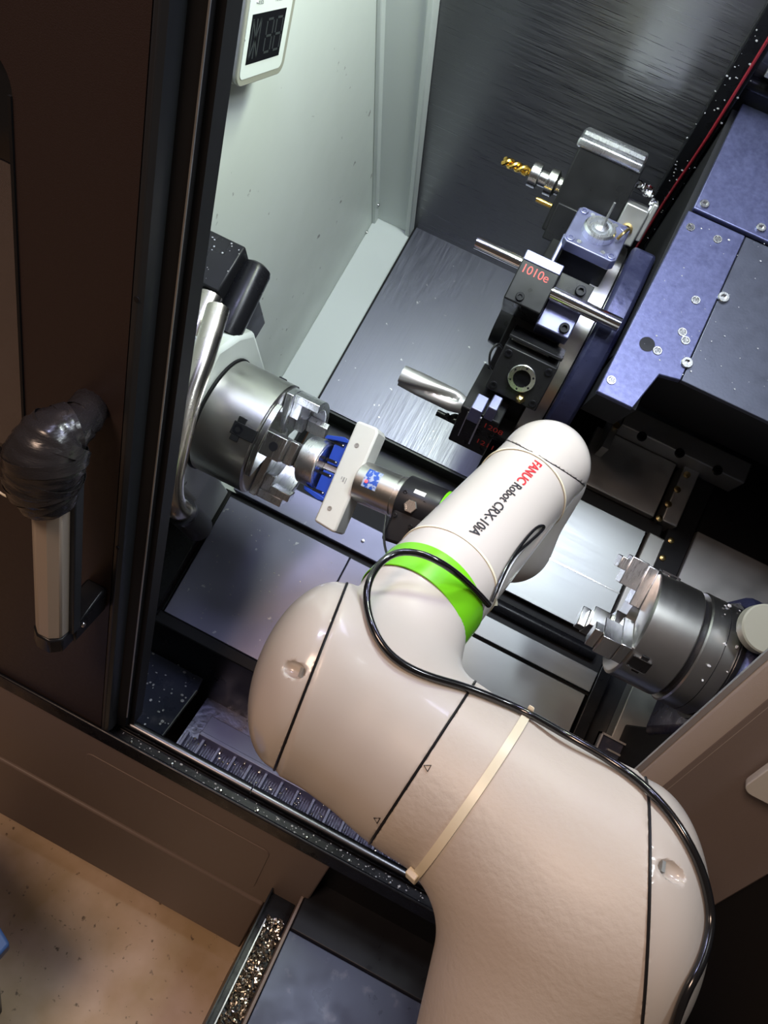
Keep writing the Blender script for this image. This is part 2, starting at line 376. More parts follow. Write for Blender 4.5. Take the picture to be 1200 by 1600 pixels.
# panel built round the window opening (rounded corner)
wx1, wz1, wz0 = -.163, .490, .055
rr_ = .03
dm = MB(WF); arc = [(wx1-rr_+rr_*cos(R(a)), wz1-rr_+rr_*sin(R(a))) for a in range(90, -1, -10)]
inn = [(-1.19, wz1)]+arc+[(wx1, wz0), (-1.19, wz0)]
out_ = [(-1.2, zt)]+[(-.05+(q[0]-wx1)*.02, zt) if k < 5 else (-.05, wz1) for k, q in enumerate(arc)]+[(-.05, zbm), (-1.2, zbm)]
nn = len(inn)
dm.add([(x, -.30, z) for x, z in inn]+[(x, -.30, z) for x, z in out_]+[(x, -.262, z) for x, z in inn]+[(x, -.262, z) for x, z in out_],
       [(k, (k+1) % nn, nn+(k+1) % nn, nn+k) for k in range(nn)]+[(2*nn+k, 3*nn+k, 3*nn+(k+1) % nn, 2*nn+(k+1) % nn) for k in range(nn)]+
       [(nn+k, nn+(k+1) % nn, 3*nn+(k+1) % nn, 3*nn+k) for k in range(nn)]+[(k, 2*nn+k, 2*nn+(k+1) % nn, (k+1) % nn) for k in range(nn)])
build(dm, 'door_panel', 'door', dr, smooth=False)
build(MB(WF).box((-1.2, -.290, wz0), (wx1, -.284, wz1)), 'window_pane', 'glass', dr)
build(MB(WF).box((-1.2, -.2915, wz0+.02), (wx1-.012, -.2905, wz1-.09)), 'dotted_film', 'dots', dr, label='dot-printed film on the window glass')
build(MB(WF).prism([(wz0, wx1-.003), (wz1-rr_, wx1-.003), (wz1-rr_, wx1), (wz0, wx1)], 1, -.302, -.29), 'window_gasket', 'blackrub', dr)
# edge profile, rounded
ep = [(-.050, -.2985), (-.047, -.303), (-.042, -.304), (-.037, -.301), (-.034, -.294), (-.034, -.262), (-.05, -.262)]
build(MB(WF).prism(ep, 2, zbm, zt), 'edge_profile', 'seal', dr, bevel=.001)
build(MB(WF).prism([(-.034, -.284), (-.0205, -.281), (-.0195, -.278), (-.0195, -.245), (-.034, -.245)], 2, zbm, zt), 'door_seal', 'blackrub', dr)
build(MB(WF).box((-.0200, -.2822, zbm+.03), (-.0185, -.2808, zt)), 'seal_wire', 'dullsteel', dr, label='thin bright metal edge on the seal')
build(MB(WF).box((-.0195, -.272, zbm), (-.0120, -.25, zt)), 'seal_lip', 'blackrub', dr)
for q in ((213, 466), (180, 853)):
    p = at(*q, 1, -.303, WF); build(MB(WF).lathe([(0, .0026), (-.001, .0026), (-.0012, .001)], o=(-.0425, -.3035, p[2]), ax=1, seg=12), 'screw', 'black', dr)
# handle
hz0, hz1, hx = -.108, .262, -.076
grip_poly = [(hx-.019, -.365), (hx-.018, -.378), (hx-.008, -.3865), (hx+.006, -.386), (hx+.0165, -.378), (hx+.018, -.362)]
build(MB(WF).prism(grip_poly, 2, -.083, .19), 'handle_grip', 'grip', dr, bevel=.002)
build(MB(WF).box((hx-.014, -.366, -.085), (hx+.0235, -.352, .19)), 'handle_back', 'seal', dr, bevel=.002)
build(MB(WF).prism([(hx-.0195, -.35), (hx-.0195, -.38), (hx-.008, -.388), (hx+.008, -.388), (hx+.019, -.378), (hx+.019, -.35)], 2, -.108, -.083), 'handle_cap', 'black', dr, bevel=.002)
build(MB(WF).prism([(-.36, -.109), (-.36, -.082), (-.31, -.066), (-.30, -.066), (-.30, -.108)], 0, hx-.006, hx+.022), 'handle_bracket', 'deepblack', dr, bevel=.003)
build(MB(WF).ball((hx+.021, -.345, -.089), .004), 'bracket_screw', 'chrome', dr)
# upper bracket wrapped in tape
def tape_r(t): return .0205+.0175*max(0, sin(pi*min(1, t*1.25+.05)))**.9+.0006*sin(t*37)+.0004*sin(t*83+1)
tp = [PW(80, 790, .745), PW(68, 752, .728), PW(72, 712, .712), PW(95, 678, .712), PW(124, 658, .724), PW(142, 632, .752)]
tb = MB(WF); tb.tube(tp, lambda t: tape_r(t)*(1-.12*t), seg=28, n=60)
g_ = random.Random(4)
tb.v = [tuple(np.array(v)+.0006*np.array([sin(v[2]*700+v[0]*300), cos(v[2]*520), sin(v[0]*800)])) for v in tb.v]
build(tb, 'tape_wrapping', 'tape', dr, ang=60, label='black tape wound in a thick lump around the top of the handle')
for k in range(9):
    t = .12+.09*k; i = int(t*(len(tp)-1)); i = min(i, len(tp)-2); f = t*(len(tp)-1)-i; c = tp[i]*(1-f)+tp[i+1]*f
    T = norm(norm(tp[i+1]-tp[i])+np.array([g_.uniform(-.4, .4), g_.uniform(-.2, .2), g_.uniform(-.4, .4)])); e1 = norm(np.cross(T, (0.2, 1, 0))); e2 = np.cross(T, e1); r_ = tape_r(t)*(1-.12*t)+.0002
    build(MB(WF).tube([c+r_*(cos(a)*e1+sin(a)*e2) for a in np.linspace(0, 2*pi, 24, endpoint=False)], 0, flat=(.0060, .0004), n=48, closed=True, nrm=lambda q, c=c: norm(q-c)), 'tape_turn', 'tape', dr)
build(MB(WF).tube([PW(28, 779, .74), PW(14, 777, .745), PW(-2, 768, .75), PW(-30, 745, .75)], .0012, seg=6), 'wire', 'nylon', dr, label='thin cream wire leaving the tape')

# ================================================================ LEFT: manifold, pipe, headstock, chuck
mn = thing('coolant_manifold', 'black box with rounded black elbow high on the white wall', 'manifold', W((-.16, .16, .05)))
build(MB().box((-.195, .119, -.10), (-.132, .195, .12)), 'box_body', 'black', mn, bevel=.003)
build(MB().box((-.195, .105, -.10), (-.136, .119, .10)), 'lower_ledge', 'black', mn, bevel=.003)
el0, el1 = MF.w((-.118, .190, .085)), MF.w((-.112, .085, .075))
ef = axisframe(el0, el1, MF.m[2])
build(MB(ef).lathe([(-.005, .001), (-.004, .014), (0, .0205), (.006, .0225), (.10, .0225), (.10, .0235), (.106, .0235), (.106, .018)], seg=32), 'elbow', 'deepblack', mn)
drops('coolant_drops', 'clear drops standing on the black manifold box', 26, lambda g: (g.uniform(-.19, -.134), g.uniform(.12, .19), .1205), MF, 2, (.0005, .0013), 5)
pp = [(341, 482, .985), (320, 550, .965), (296, 622, .955), (278, 700, .955), (268, 752, .96), (271, 785, .975), (285, 799, 1.0), (298, 810, 1.03)]
pipe = build(MB(WF).tube([PW(*q) for q in pp], .0150, seg=20, n=80), 'steel_pipe', 'pipe', loc=PW(290, 800, 1.08))
tag(pipe, 'bent stainless pipe running down beside the main chuck', 'pipe')
pp2 = [(330, 462, 1.03), (305, 520, 1.02), (282, 600, 1.01), (262, 680, 1.01)]
tag(build(MB(WF).tube([PW(*q) for q in pp2], .0165, seg=16), 'steel_pipe', 'pipe'), 'second stainless pipe half hidden behind the front bent pipe', 'pipe')
bo = thing('pipe_boot', 'black rubber sleeve holding the lower end of the bent pipe', 'sleeve', PW(300, 830, 1.12))
f = axisframe(PW(284, 799, 1.0), PW(312, 826, 1.06), (0, 0, 1))
build(MB(f).lathe([(0, .0155), (0, .0185), (.004, .019), (.06, .020), (.065, .015)], seg=28), 'sleeve', 'blackrub', bo)
build(MB(f).lathe([(-.001, .0155), (.0, .0198), (.006, .0198), (.007, .0155)], seg=28), 'clamp_ring', 'deepblack', bo)
tag(build(MB().box((-.195, -.30, -.40), (-.10, -.13, -.28)), 'black_bracket', 'deepblack', bevel=.003), 'black bracket plate under the pipe sleeve', 'bracket')

hs = thing('headstock_housing', 'white faceted spindle housing between wall and main chuck', 'spindle housing', W((-.14, 0, -.12)))
hp = [(.09, .085), (.118, .045), (.118, -.12), (-.118, -.12), (-.118, -.02), (-.10, .028), (-.03, .10), (.045, .125)]
build(MB().prism(hp, 0, -.196, -.086), 'housing', 'white_wall', hs, bevel=.006)
build(MB().lathe([(-.0865, .087), (-.083, .087)], seg=48), 'seal_gap', 'blackrub', hs)
tag(build(MB().box((-.195, -.13, -.30), (-.10, -.05, -.12)), 'pedestal', 'wall_trim', bevel=.004), 'white block below the spindle housing', 'pedestal')

def make_chuck(x0, ln, r, name, label, flip=1):
    t = thing(name, label, 'chuck', W((x0, 0, -r)))
    xs = lambda v: x0-flip*v                       # v: distance back from the face
    pr = [(xs(ln), r-.002), (xs(ln-.002), r), (xs(.003), r), (xs(.0005), r-.003), (xs(0), r-.004), (xs(0), .028), (xs(.03), .026)]
    build(MB().lathe(pr, seg=72), 'body', 'chuck', t)
    return t
mc = make_chuck(0, .083, .085, 'main_chuck', 'round polished three-jaw chuck on the left spindle with open jaws')
def jaw_frame(th): return Fr((0, 0, 0), MF.m[0], MF.w((0, cos(th), -sin(th))), MF.w((0, sin(th), cos(th))))
def jaw(t, th, x0, sgn=1, shell=False):
    fr = jaw_frame(th)                             # local x axis, y tangential, z radial
    j = MB(fr)
    X = lambda a: x0+sgn*a
    def bx(a, b, y, z0, z1): j.box((min(X(a), X(b)), -y, z0), (max(X(a), X(b)), y, z1))
    if shell:
        j.sector(.024, .083, -R(47), R(47), *sorted((X(.001), X(.012))), fr=fr)
        j.sector(.071, .083, -R(43), R(43), *sorted((X(.012), X(.050))), fr=fr)
        j.sector(.046, .071, -R(40), R(40), *sorted((X(.012), X(.026))), fr=fr)
        j.sector(.060, .071, R(22), R(43), *sorted((X(.026), X(.058))), fr=fr)
    else:
        j.sector(.024, .083, -R(40), R(40), *sorted((X(.001), X(.010))), fr=fr)
        bx(.010, .040, .0165, .026, .082); bx(.040, .052, .0165, .026, .060); bx(.052, .060, .0165, .026, .044)
    o = build(j, 'jaw', 'steel' if not shell else 'alu', t, bevel=.0012)
    if not shell:
        for a in (.026,):
            build(MB(fr).lathe([(.0825, .0062), (.0822, .0062), (.0822, .004), (.076, .004)], o=(X(a), 0, 0), ax=2, seg=20), 'jaw_bolt', 'black', o)
    mb_ = MB(fr)
    mb_.box((min(X(-.035), X(-.001)), -.009, .066), (max(X(-.035), X(-.001)), .009, .0862))
    mb_.box((min(X(-.032), X(-.020)), -.017, .066), (max(X(-.032), X(-.020)), .017, .0858))
    ms = build(mb_, 'master_jaw', 'toolblack', t, bevel=.0008)
    build(MB(fr).lathe([(.0855, .0068), (.0868, .0068), (.0868, .004), (.0858, .004)], o=(X(-.026), 0, 0), ax=2, seg=20), 'socket_screw', 'deepblack', ms)
jaw(mc, R(-18), 0); jaw(mc, R(88), 0, shell=True); jaw(mc, R(205), 0, shell=True)
build(MB().lathe([(-.03, .0), (-.03, .026)], seg=32, caps=False), 'bore', 'black', mc)
drops('coolant_drops', 'drops clinging to the white housing around the main chuck', 40, lambda g: (-.0855, g.uniform(-.11, .11), g.uniform(.06, .12)) if 0 else (g.uniform(-.19, -.09), g.uniform(-.02, .09), .127), MF, 2, (.0006, .002), 9)

# display box
db = thing('position_display', 'small white display box with unlit digits on the left wall', 'display', (-.19, .08, .41))
dz0, dz1, dy0, dy1 = .415, .535, .030, .146
build(MB(WF).prism([(y, z) for y, z in rrect(dy0, dy1, dz0, dz1, .014)], 0, -.196, -.156), 'case', 'greyplast', db, bevel=.002)
build(MB(WF).prism([(y, z) for y, z in rrect(dy0+.001, dy1-.001, dz0+.001, dz1-.001, .013)], 0, -.156, -.152), 'gasket', 'dirt', db)
build(MB(WF).prism([(y, z) for y, z in rrect(dy0, dy1, dz0, dz1, .014)], 0, -.153, -.150), 'front_rim', 'greyplast', db, bevel=.001)
build(MB(WF).prism([(y, z) for y, z in rrect(dy0+.005, dy1-.009, dz0+.008, dz1-.008, .008)], 0, -.150, -.1494), 'faceplate', 'white_wall', db)
wy0, wy1, wz0_, wz1_ = dy0+.014, dy1-.022, .438, .488
build(MB(WF).box((-.1494, wy0, wz0_), (-.1490, wy1, wz1_)), 'digit_window', 'glass', db)
def seg8(cy, cz, wd, ht, star=False):
    mb = MB(WF); t = .0011
    def bar(a, b):
        a = np.array(a); b = np.array(b); d = norm(b-a); n = np.array([-d[1], d[0]])*t
        q = [a+n, b+n, b-n, a-n]; mb.prism([tuple(x) for x in q], 0, -.1490, -.1487)
    y0, y1, z0, z1, zm = cy-wd, cy+wd, cz-ht, cz+ht, cz; sk = .002; g = .0018
    if star:
        for a, b in (((y0, z1), (cy, zm)), ((y1, z1), (cy, zm)), ((y0, z0), (cy, zm)), ((y1, z0), (cy, zm)), ((y0, z0), (y0, z1)), ((y1, z0), (y1, z1)), ((cy, z0), (cy, z1))): bar(a, b)
    else:
        for a, b in (((y0+g, z1), (y1-g, z1)), ((y0+g, zm), (y1-g, zm)), ((y0+g, z0), (y1-g, z0)), ((y0, z0+g), (y0, zm-g)), ((y0, zm+g), (y0, z1-g)), ((y1, z0+g), (y1, zm-g)), ((y1, zm+g), (y1, z1-g))): bar(a, b)
    return mb
wc = (wz0_+wz1_)/2; wl = wy1-wy0
build(seg8(wy0+wl*.16, wc, .009, .020, True), 'star_segments', 'segoff', db)
build(seg8(wy0+wl*.56, wc, .0075, .017), 'digit', 'segoff', db); build(seg8(wy0+wl*.84, wc, .0075, .017), 'digit', 'segoff', db)
def disp_txt(y, z): return lambda tx, ty, e: (-.1492, y+tx, z+ty)
text('lettering', 'AXIS', .0062, disp_txt(dy0+.022, .4965), 'black_ink', db); text('lettering', 'TOOL NO.', .0062, disp_txt(dy0+.062, .4965), 'black_ink', db)
build(MB(WF).prism([(wy0+.002, wc-.004), (wy0+.012, wc+.004), (wy0+.034, wc-.008), (wy0+.026, wc-.012)], 0, -.1489, -.1486) if 0 else MB(WF).ball((-.149, dy0+.020, .4995), .0013), 'scuff', 'white_ink', db)

# ================================================================ LEFT TRAY, CHUTE, CONVEYOR
ty = thing('way_cover', 'large blue-grey steel cover plate in front below the main chuck', 'cover plate', W((.1, -.2, -.33)))
build(MB().box((-.094, -.289, -.315), (.150, -.056, -.30)), 'cover_plate', 'tray_steel', ty, bevel=.0015)
build(MB().box((.1515, -.289, -.315), (.40, -.056, -.30)), 'cover_plate', 'tray_steel', ty, bevel=.0015)
build(MB().box((-.115, -.311, -.36), (.40, -.289, -.302)), 'front_edge', 'blackrub', ty, bevel=.003)
build(MB().box((-.115, -.289, -.36), (-.096, -.05, -.308)), 'side_strip', 'blackrub', ty, bevel=.002)
build(MB().box((-.110, -.055, -.33), (.40, -.045, -.31)), 'rear_joint', 'blackrub', ty)
rl = thing('guide_rail_cover', 'narrow bright steel strip running behind the blue-grey cover plate', 'rail cover', W((.1, 0, -.32)))
build(MB().box((-.094, -.043, -.33), (.45, .010, -.295)), 'strip', 'tray_steel', rl, bevel=.0015)
build(MB().box((-.094, .012, -.36), (.45, .10, -.34)), 'dark_channel', 'blackrub', rl)
build(MB().box((-.094, .012, -.62), (.45, .10, -.36)), 'rear_apron', 'black', rl)
for q in ((424, 790), (520, 845), (560, 858)):
    p = at(*q, 2, -.295); build(MB().lathe([(0, .0035), (.002, .003), (.0025, .001)], o=(p[0], -.02, -.295), ax=2, seg=12), 'screw', 'steel', rl)
drops('coolant_drops', 'pale chips and drops scattered on the blue-grey cover plate', 60, lambda g: (g.uniform(-.09, .15), g.uniform(-.28, -.06), -.2998), MF, 2, (.0005, .0014), 12)
ch = thing('chip_chute', 'dark bluish wet metal chute in the lower left corner of the opening', 'chute', at(250, 1120, 2, -.58, WF))
cpix = [(227, 1000), (262, 994), (320, 1055), (308, 1080), (252, 1154), (190, 1128), (190, 1050)]
cp = [MF.w(at(*q, 2, -.42)) for q in cpix]
mb = MB(WF); n = len(cp); mb.add([tuple(p) for p in cp]+[tuple(p-np.array([0, 0, .006])) for p in cp], [tuple(range(n)), tuple(range(n, 2*n))[::-1]]+[(i, (i+1) % n, n+(i+1) % n, n+i) for i in range(n)])
build(mb, 'chute_plate', 'cover', ch, smooth=False)
build(MB(WF).tube([cp[4]+(0, 0, .002), cp[3]+(0, 0, .002)], .0025, seg=6, n=0), 'edge_fold', 'steel', ch)
cc, cd = cp[0], cp[4]
def chs(g):
    a, b = g.random(), g.random(); p = (cp[0]*(1-a)+cp[2]*a)*(1-b)+(cp[5]*(1-a)+cp[4]*a)*b; return p+np.array([0, 0, .002])
drops('coolant_drops', 'clear drops beading on the dark chute in the lower left corner', 60, chs, WF, 2, (.001, .003), 13)
cv = thing('chip_conveyor', 'wet steel chip conveyor with cross bars behind the sill', 'conveyor', (.3, -.2, -.64))
zc = -.60
build(MB(WF).box((.02, -.25, zc-.03), (.95, -.06, zc-.006)), 'bed', 'belt', cv)
mbp = None
for i in range(26):
    x = at(301.7, 1133, 2, zc+.006, WF)[0]+.0322*i
    if mbp is None:
        mbp = build(MB(WF).box((x-.003, -.25, zc-.004), (x+.003, -.145, zc+.010)), 'cleat', 'tray_steel', cv, bevel=.001); x00 = x
    else:
        c = mbp.copy(); COL.objects.link(c); c.location = (x-x00, 0, 0); c.parent = cv
mbq = None
for i in range(26):
    x = x00+.0322*i+.0161
    if mbq is None:
        mb = MB(WF)
        for k in range(6): mb.cyl((x-.012+.0048*k, -.25, zc-.003), (x-.012+.0048*k, -.145, zc-.003), .0019, seg=6)
        mbq = build(mb, 'belt_link', 'belt', cv, label='ribbed steel plate of the conveyor belt'); xq = x
    else:
        c = mbq.copy(); COL.objects.link(c); c.location = (x-xq, 0, 0); c.parent = cv
lipd = MB(WF).box((.05, -.140, zc+.006), (.95, -.10, zc+.014)).box((.05, -.146, zc-.01), (.95, -.138, zc+.02))
build(lipd, 'rear_lip', 'tray_steel', cv, bevel=.001)
build(MB(WF).box((-.2, -.06, -.9), (1.1, -.04, -.45)), 'rear_wall', 'black', cv)
drops('metal_chips', 'swarf and wet chips lying on the conveyor belt', 260, lambda g: (g.uniform(.03, .62), g.uniform(-.245, -.12), zc+.002+g.random()*.006), WF, 2, (.0008, .0026), 21, m='chips', cat='metal chips')

# ================================================================ TURRET
TC = (.40, -.12)
tr = thing('tool_turret', 'black and silver tool turret disc hanging from the saddle', 'tool turret', W((.27, .40, -.3)))
pts = [(.163*sin(2*pi*(k+.5)/12+R(-15)), .163*cos(2*pi*(k+.5)/12+R(-15))) for k in range(12)]
build(MB().prism([(TC[0]+a, TC[1]+b) for a, b in pts], 0, .225, .303), 'tool_disc', 'toolblack', tr, bevel=.002)
build(MB().lathe([(.303, .168), (.305, .172), (.335, .172), (.337, .168)], o=(0, *TC), seg=96), 'steel_rim', 'chuck', tr)
tp_ = [(TC[0]+.198*sin(R(a)), TC[1]+.198*cos(R(a))) for a in range(-100, 19, 4)]+[(TC[0]+.085, TC[1]+.19), (TC[0]+.085, TC[1]-.15), (TC[0]-.1, TC[1]-.17)]
build(MB().prism(tp_, 0, .337, .374), 'turret_casting', 'casting', tr, bevel=.006, label='dark blue painted casting behind the silver rim')
build(MB().lathe([(.20, .05), (.225, .055)], o=(0, *TC), seg=40), 'hub', 'toolblack', tr)
def station(th):                                  # local: x, y = tangential (towards +theta), z = radial
    return Fr(MF.w((0, *TC)), MF.m[0], cos(th)*MF.m[1]-sin(th)*MF.m[2], sin(th)*MF.m[1]+cos(th)*MF.m[2])
# T1: driven block at the top
fr = station(R(45)); t = thing('driven_tool_block', 'big black tool block with bright top edge at the turret top', 'tool holder', fr.w((.24, 0, .16)))
build(MB(fr).box((.203, -.048, .155), (.300, .044, .290)), 'block', 'toolblack', t, bevel=.003)
build(MB(fr).prism([(-.030, .2905), (-.052, .2905), (-.054, .284), (-.0495, .276), (.046, .276), (.046, .300), (-.020, .300)], 0, .198, .298), 'top_edge', 'alu', t, bevel=.004, label='bright bevelled metal edge')
build(MB(fr).box((.21, -.052, .145), (.30, -.03, .20)), 'foot', 'toolblack', t, bevel=.002)
q = MB(fr).lathe([(.150, .012), (.152, .0185), (.165, .0185), (.167, .012), (.178, .012), (.180, .02), (.192, .02), (.196, .014), (.206, .014)], o=(0, -.010, .215), seg=24)
build(q, 'collet_chuck', 'steel', t)
dl = MB(fr)
for s_ in (0, pi):
    dl.tube([(.148-.042*k/14, -.010+.0042*cos(k*.75+s_), .215+.0042*sin(k*.75+s_)) for k in range(15)], .0036, seg=8, n=40)
build(dl, 'drill_bit', 'gold', t, label='gold-coated twisted drill bit')
build(MB(fr).cyl((.178, -.045, .19), (.203, -.045, .19), .0035, seg=12), 'locating_pin', 'gold', t)
build(MB(fr).box((.300, -.052, .185), (.335, .01, .238)).box((.335, -.046, .195), (.343, .012, .25)), 'end_plate', 'dullsteel', t, bevel=.002)
build(MB(fr).lathe([(-.052, .009), (-.056, .009), (-.057, .006), (-.053, .006)], o=(.317, 0, .205), ax=1, seg=20), 'hex_plug', 'brass', t)
nz = MB(fr)
for k in range(7): nz.ball((.304+.006*k+rnd.uniform(-.003, .003), -.02+rnd.uniform(-.012, .012), .268-.004*k+rnd.uniform(-.006, .008)), rnd.uniform(.005, .008), seg=8)
build(nz, 'coolant_fitting', 'chrome', t)
# T2: square flange with collet
fr = station(R(15)); t = thing('collet_tool_holder', 'square lilac-grey flange with a ring nut and thin drill facing out', 'tool holder', fr.w((.28, 0, .16)))
sq = [(-.040, -.034), (-.034, -.040), (.034, -.040), (.040, -.034), (.040, .034), (.034, .040), (-.034, .040), (-.040, .034)]
build(MB(fr).prism([(x+.282, y) for x, y in sq], 2, .205, .222), 'flange', 'holder', t, bevel=.0015)
build(MB(fr).box((.248, -.036, .150), (.318, .036, .205)), 'body', 'toolblack', t, bevel=.002)
build(MB(fr).lathe([(.222, .0235), (.232, .0235), (.235, .021), (.235, .0165), (.230, .015), (.230, .012), (.236, .011), (.238, .004)], o=(.282, 0, 0), ax=2, seg=32), 'ring_nut', 'alu', t)
build(MB(fr).cyl((.284, 0, .235), (.284, .003, .275), .0021, .0016, seg=8), 'drill_bit', 'dullsteel', t)
for sx in (-1, 1):
    for sy in (-1, 1):
        socket_screw('socket_screw', (.282+sx*.031, sy*.031, .222), 2, .0062, .002, 'holder', t, fr)
        build(MB(fr).lathe([(.222, .0036), (.2228, .0036), (.2228, .0018), (.2225, .0018)], o=(.282+sx*.018, sy*.031, 0), ax=2, seg=12), 'plug', 'alu', t)
build(MB(fr).tube([(.316, .028, .222), (.318, .018, .235), (.314, .006, .236), (.31, -.002, .228)], .0022, seg=6), 'copper_chip', 'brass', t)
# T3: boring bar block with two bars
fr = station(R(-15)); t = thing('boring_bar_block', 'black tool block with red marker digits and two round bars', 'tool holder', fr.w((.25, 0, .16)))
build(MB(fr).box((.206, -.036, .165), (.262, .036, .232)), 'block', 'toolblack', t, bevel=.002)
build(MB(fr).box((.206, .022, .226), (.262, .037, .2335)), 'top_bevel', 'holder', t, bevel=.0015)
build(MB(fr).box((.262, -.043, .160), (.312, .036, .205)), 'clamp_block', 'holder', t, bevel=.002)
build(MB(fr).box((.262, .004, .205), (.312, .036, .210)), 'clamp_cover', 'toolblack', t, bevel=.001)
build(MB(fr).cyl((.136, .022, .212), (.208, .022, .212), .0085, seg=24), 'boring_bar', 'chrome', t)
build(MB(fr).cyl((.255, .000, .222), (.365, .000, .222), .0100, seg=28), 'boring_bar', 'chrome', t)
socket_screw('socket_screw', (.297, .022, .210), 2, .0075, .006, 'deepblack', t, fr); socket_screw('socket_screw', (.300, -.032, .205), 2, .0075, .006, 'deepblack', t, fr)
socket_screw('socket_screw', (.226, -.026, .232), 2, .006, .003, 'deepblack', t, fr)
text('marker_digits', '1010e', .0175, lambda x, y, e: fr.w((.2095+x, .006+y, .2324)), 'redpaint', t, spacing=.95, label='red handwritten digits 1010')
build(MB(fr).box((.24, .036, .15), (.246, .09, .20)), 'coolant_pipe', 'holder', t, bevel=.002)
# T4: black square face with ring
fr = station(R(-45)); t = thing('ring_face_tool_block', 'black square tool block with open steel ring and brass plug', 'tool holder', fr.w((.28, 0, .16)))
build(MB(fr).box((.236, -.046, .150), (.318, .026, .215)), 'block', 'toolblack', t, bevel=.002)
build(MB(fr).box((.240, .026, .150), (.300, .036, .190)), 'step', 'dullsteel', t, bevel=.002)
build(MB(fr).box((.236, .036, .150), (.318, .041, .212)), 'rear_plate', 'toolblack', t, bevel=.001)
build(MB(fr).lathe([(.215, .0205), (.219, .0205), (.220, .0195), (.220, .0130), (.190, .0128)], o=(.279, -.008, 0), ax=2, seg=36, caps=False), 'steel_ring', 'steel', t)
build(MB(fr).lathe([(.2152, .0129), (.2152, .0001)], o=(.279, -.008, 0), ax=2, seg=28), 'bore', 'black', t)
for a in range(6): build(MB(fr).lathe([(.2205, .0016), (.2203, .0001)], o=(.279+.0165*cos(a*pi/3+.5), -.008+.0165*sin(a*pi/3+.5), 0), ax=2, seg=8), 'ring_hole', 'black', t)
for p in ((.246, .016), (.309, .016), (.246, -.036), (.309, -.036)): socket_screw('socket_screw', (*p, .215), 2, .0058, .002, 'deepblack', t, fr)
build(MB(fr).lathe([(.215, .0072), (.220, .0072), (.223, .005), (.225, .002)], o=(.290, -.037, 0), ax=2, seg=6), 'brass_plug', 'brass', t)
build(MB(fr).tube([(.236, .015, .205), (.226, .02, .212), (.222, .006, .215), (.228, -.012, .212), (.236, -.02, .205)], .0018, seg=8), 'cable_loop', 'cable', t)
# T5: big drill
fr = station(R(-75)).sub((.018, 0, .022)); t = thing('indexable_drill_block', 'black block with large fluted steel drill and red marker digits', 'tool holder', fr.w((.25, 0, .16)))
build(MB(fr).box((.200, -.050, .125), (.262, .045, .218)), 'block', 'toolblack', t, bevel=.002)
build(MB(fr).box((.212, -.026, .218), (.2135, .040, .2195)).box((.232, -.03, .2185), (.2345, .042, .222)), 'thin_rod', 'steel', t)
build(MB(fr).box((.214, .030, .196), (.232, .062, .226)), 'grey_wedge', 'holder', t, bevel=.0015)
build(MB(fr).box((.236, .046, .196), (.250, .076, .222)), 'grey_wedge', 'holder', t, bevel=.0015)
db_ = MB(fr); N_ = 26; sg_ = 28; vs = []; fs = []
for i in range(N_+1):
    s_ = i/N_; x = .205-.108*s_; rad = .0175 if s_ > .2 else .0125+.005*s_/.2
    for k in range(sg_):
        a = 2*pi*k/sg_; fl = 0
        for c0 in (0, pi):
            dlt = (a-c0-s_*1.9+pi) % (2*pi)-pi; fl = max(fl, math.exp(-(dlt/.42)**2))
        r_ = rad*(1-.42*fl*(1 if s_ > .12 else 0)); vs.append((x, .030+r_*cos(a), .205+r_*sin(a)))
for i in range(N_):
    for k in range(sg_): k2 = (k+1) % sg_; fs.append((i*sg_+k, i*sg_+k2, (i+1)*sg_+k2, (i+1)*sg_+k))
fs += [tuple(range(sg_))[::-1], tuple(range(N_*sg_, (N_+1)*sg_))]
db_.add(vs, fs); build(db_, 'drill_body', 'dullsteel', t, ang=50, label='large steel drill with two spiral flutes')
build(MB(fr).cyl((.165, -.036, .190), (.206, -.036, .190), .0055, seg=16), 'small_bar', 'deepblack', t)
build(MB(fr).tube([(.205, -.006, .20), (.195, -.004, .205), (.188, -.010, .208), (.184, -.003, .210)], .004, seg=8), 'coolant_nozzle', 'deepblack', t)
text('marker_digits', '1208', .0165, lambda x, y, e: fr.w((.240+x, .022+y, .2183)), 'redpaint', t, label='red handwritten digits')
text('marker_digits', '1211', .0165, lambda x, y, e: fr.w((.240+x, -.022+y, .2183)), 'redpaint', t, label='red handwritten digits')
for p in ((.228, -.034), (.255, -.030), (.238, .004), (.258, .008)): socket_screw('socket_screw', (*p, .218), 2, .0042, .002, 'deepblack', t, fr)
# further stations, around the back of the disc
for k, a in enumerate((75, 105, 135, 165, 195, 225, 255)):
    fr = station(R(a)); build(MB(fr).box((.235, -.034, .155), (.310, .034, .19)), 'blank_plate', 'toolblack', tr, bevel=.002)

# ================================================================ SADDLE
sd = thing('turret_saddle', 'big blue-grey bolted steel saddle plates on the right', 'saddle', W((.7, .5, -.2)))
build(MB().box((.384, .535, .116), (1.12, .728, .125)), 'upper_plate', 'saddle', sd, bevel=.0015)
build(MB().prism([(.380, .5325), (.4655, .5325), (.4655, .2915), (.4375, .286), (.424, .226), (.373, .226)], 2, .111, .12), 'side_plate', 'saddle', sd, bevel=.0015)
build(MB().box((.4665, .2925, .111), (1.12, .5325, .119)), 'front_plate', 'grey_plate', sd, bevel=.001)
build(MB().prism([(.294, .1105), (.40, -.20), (.726, -.20), (.726, .1105)], 0, .376, 1.12).prism([(.230, .1105), (.30, .1105), (.30, -.03), (.26, -.02)], 0, .376, .43), 'body', 'mattblack', sd)
for q in ((1100, 320), (1188, 357)): p = at(*q, 2, .125); socket_screw('socket_screw', (p[0], p[1], .1245), 2, .0068, .004, 'steel', sd)
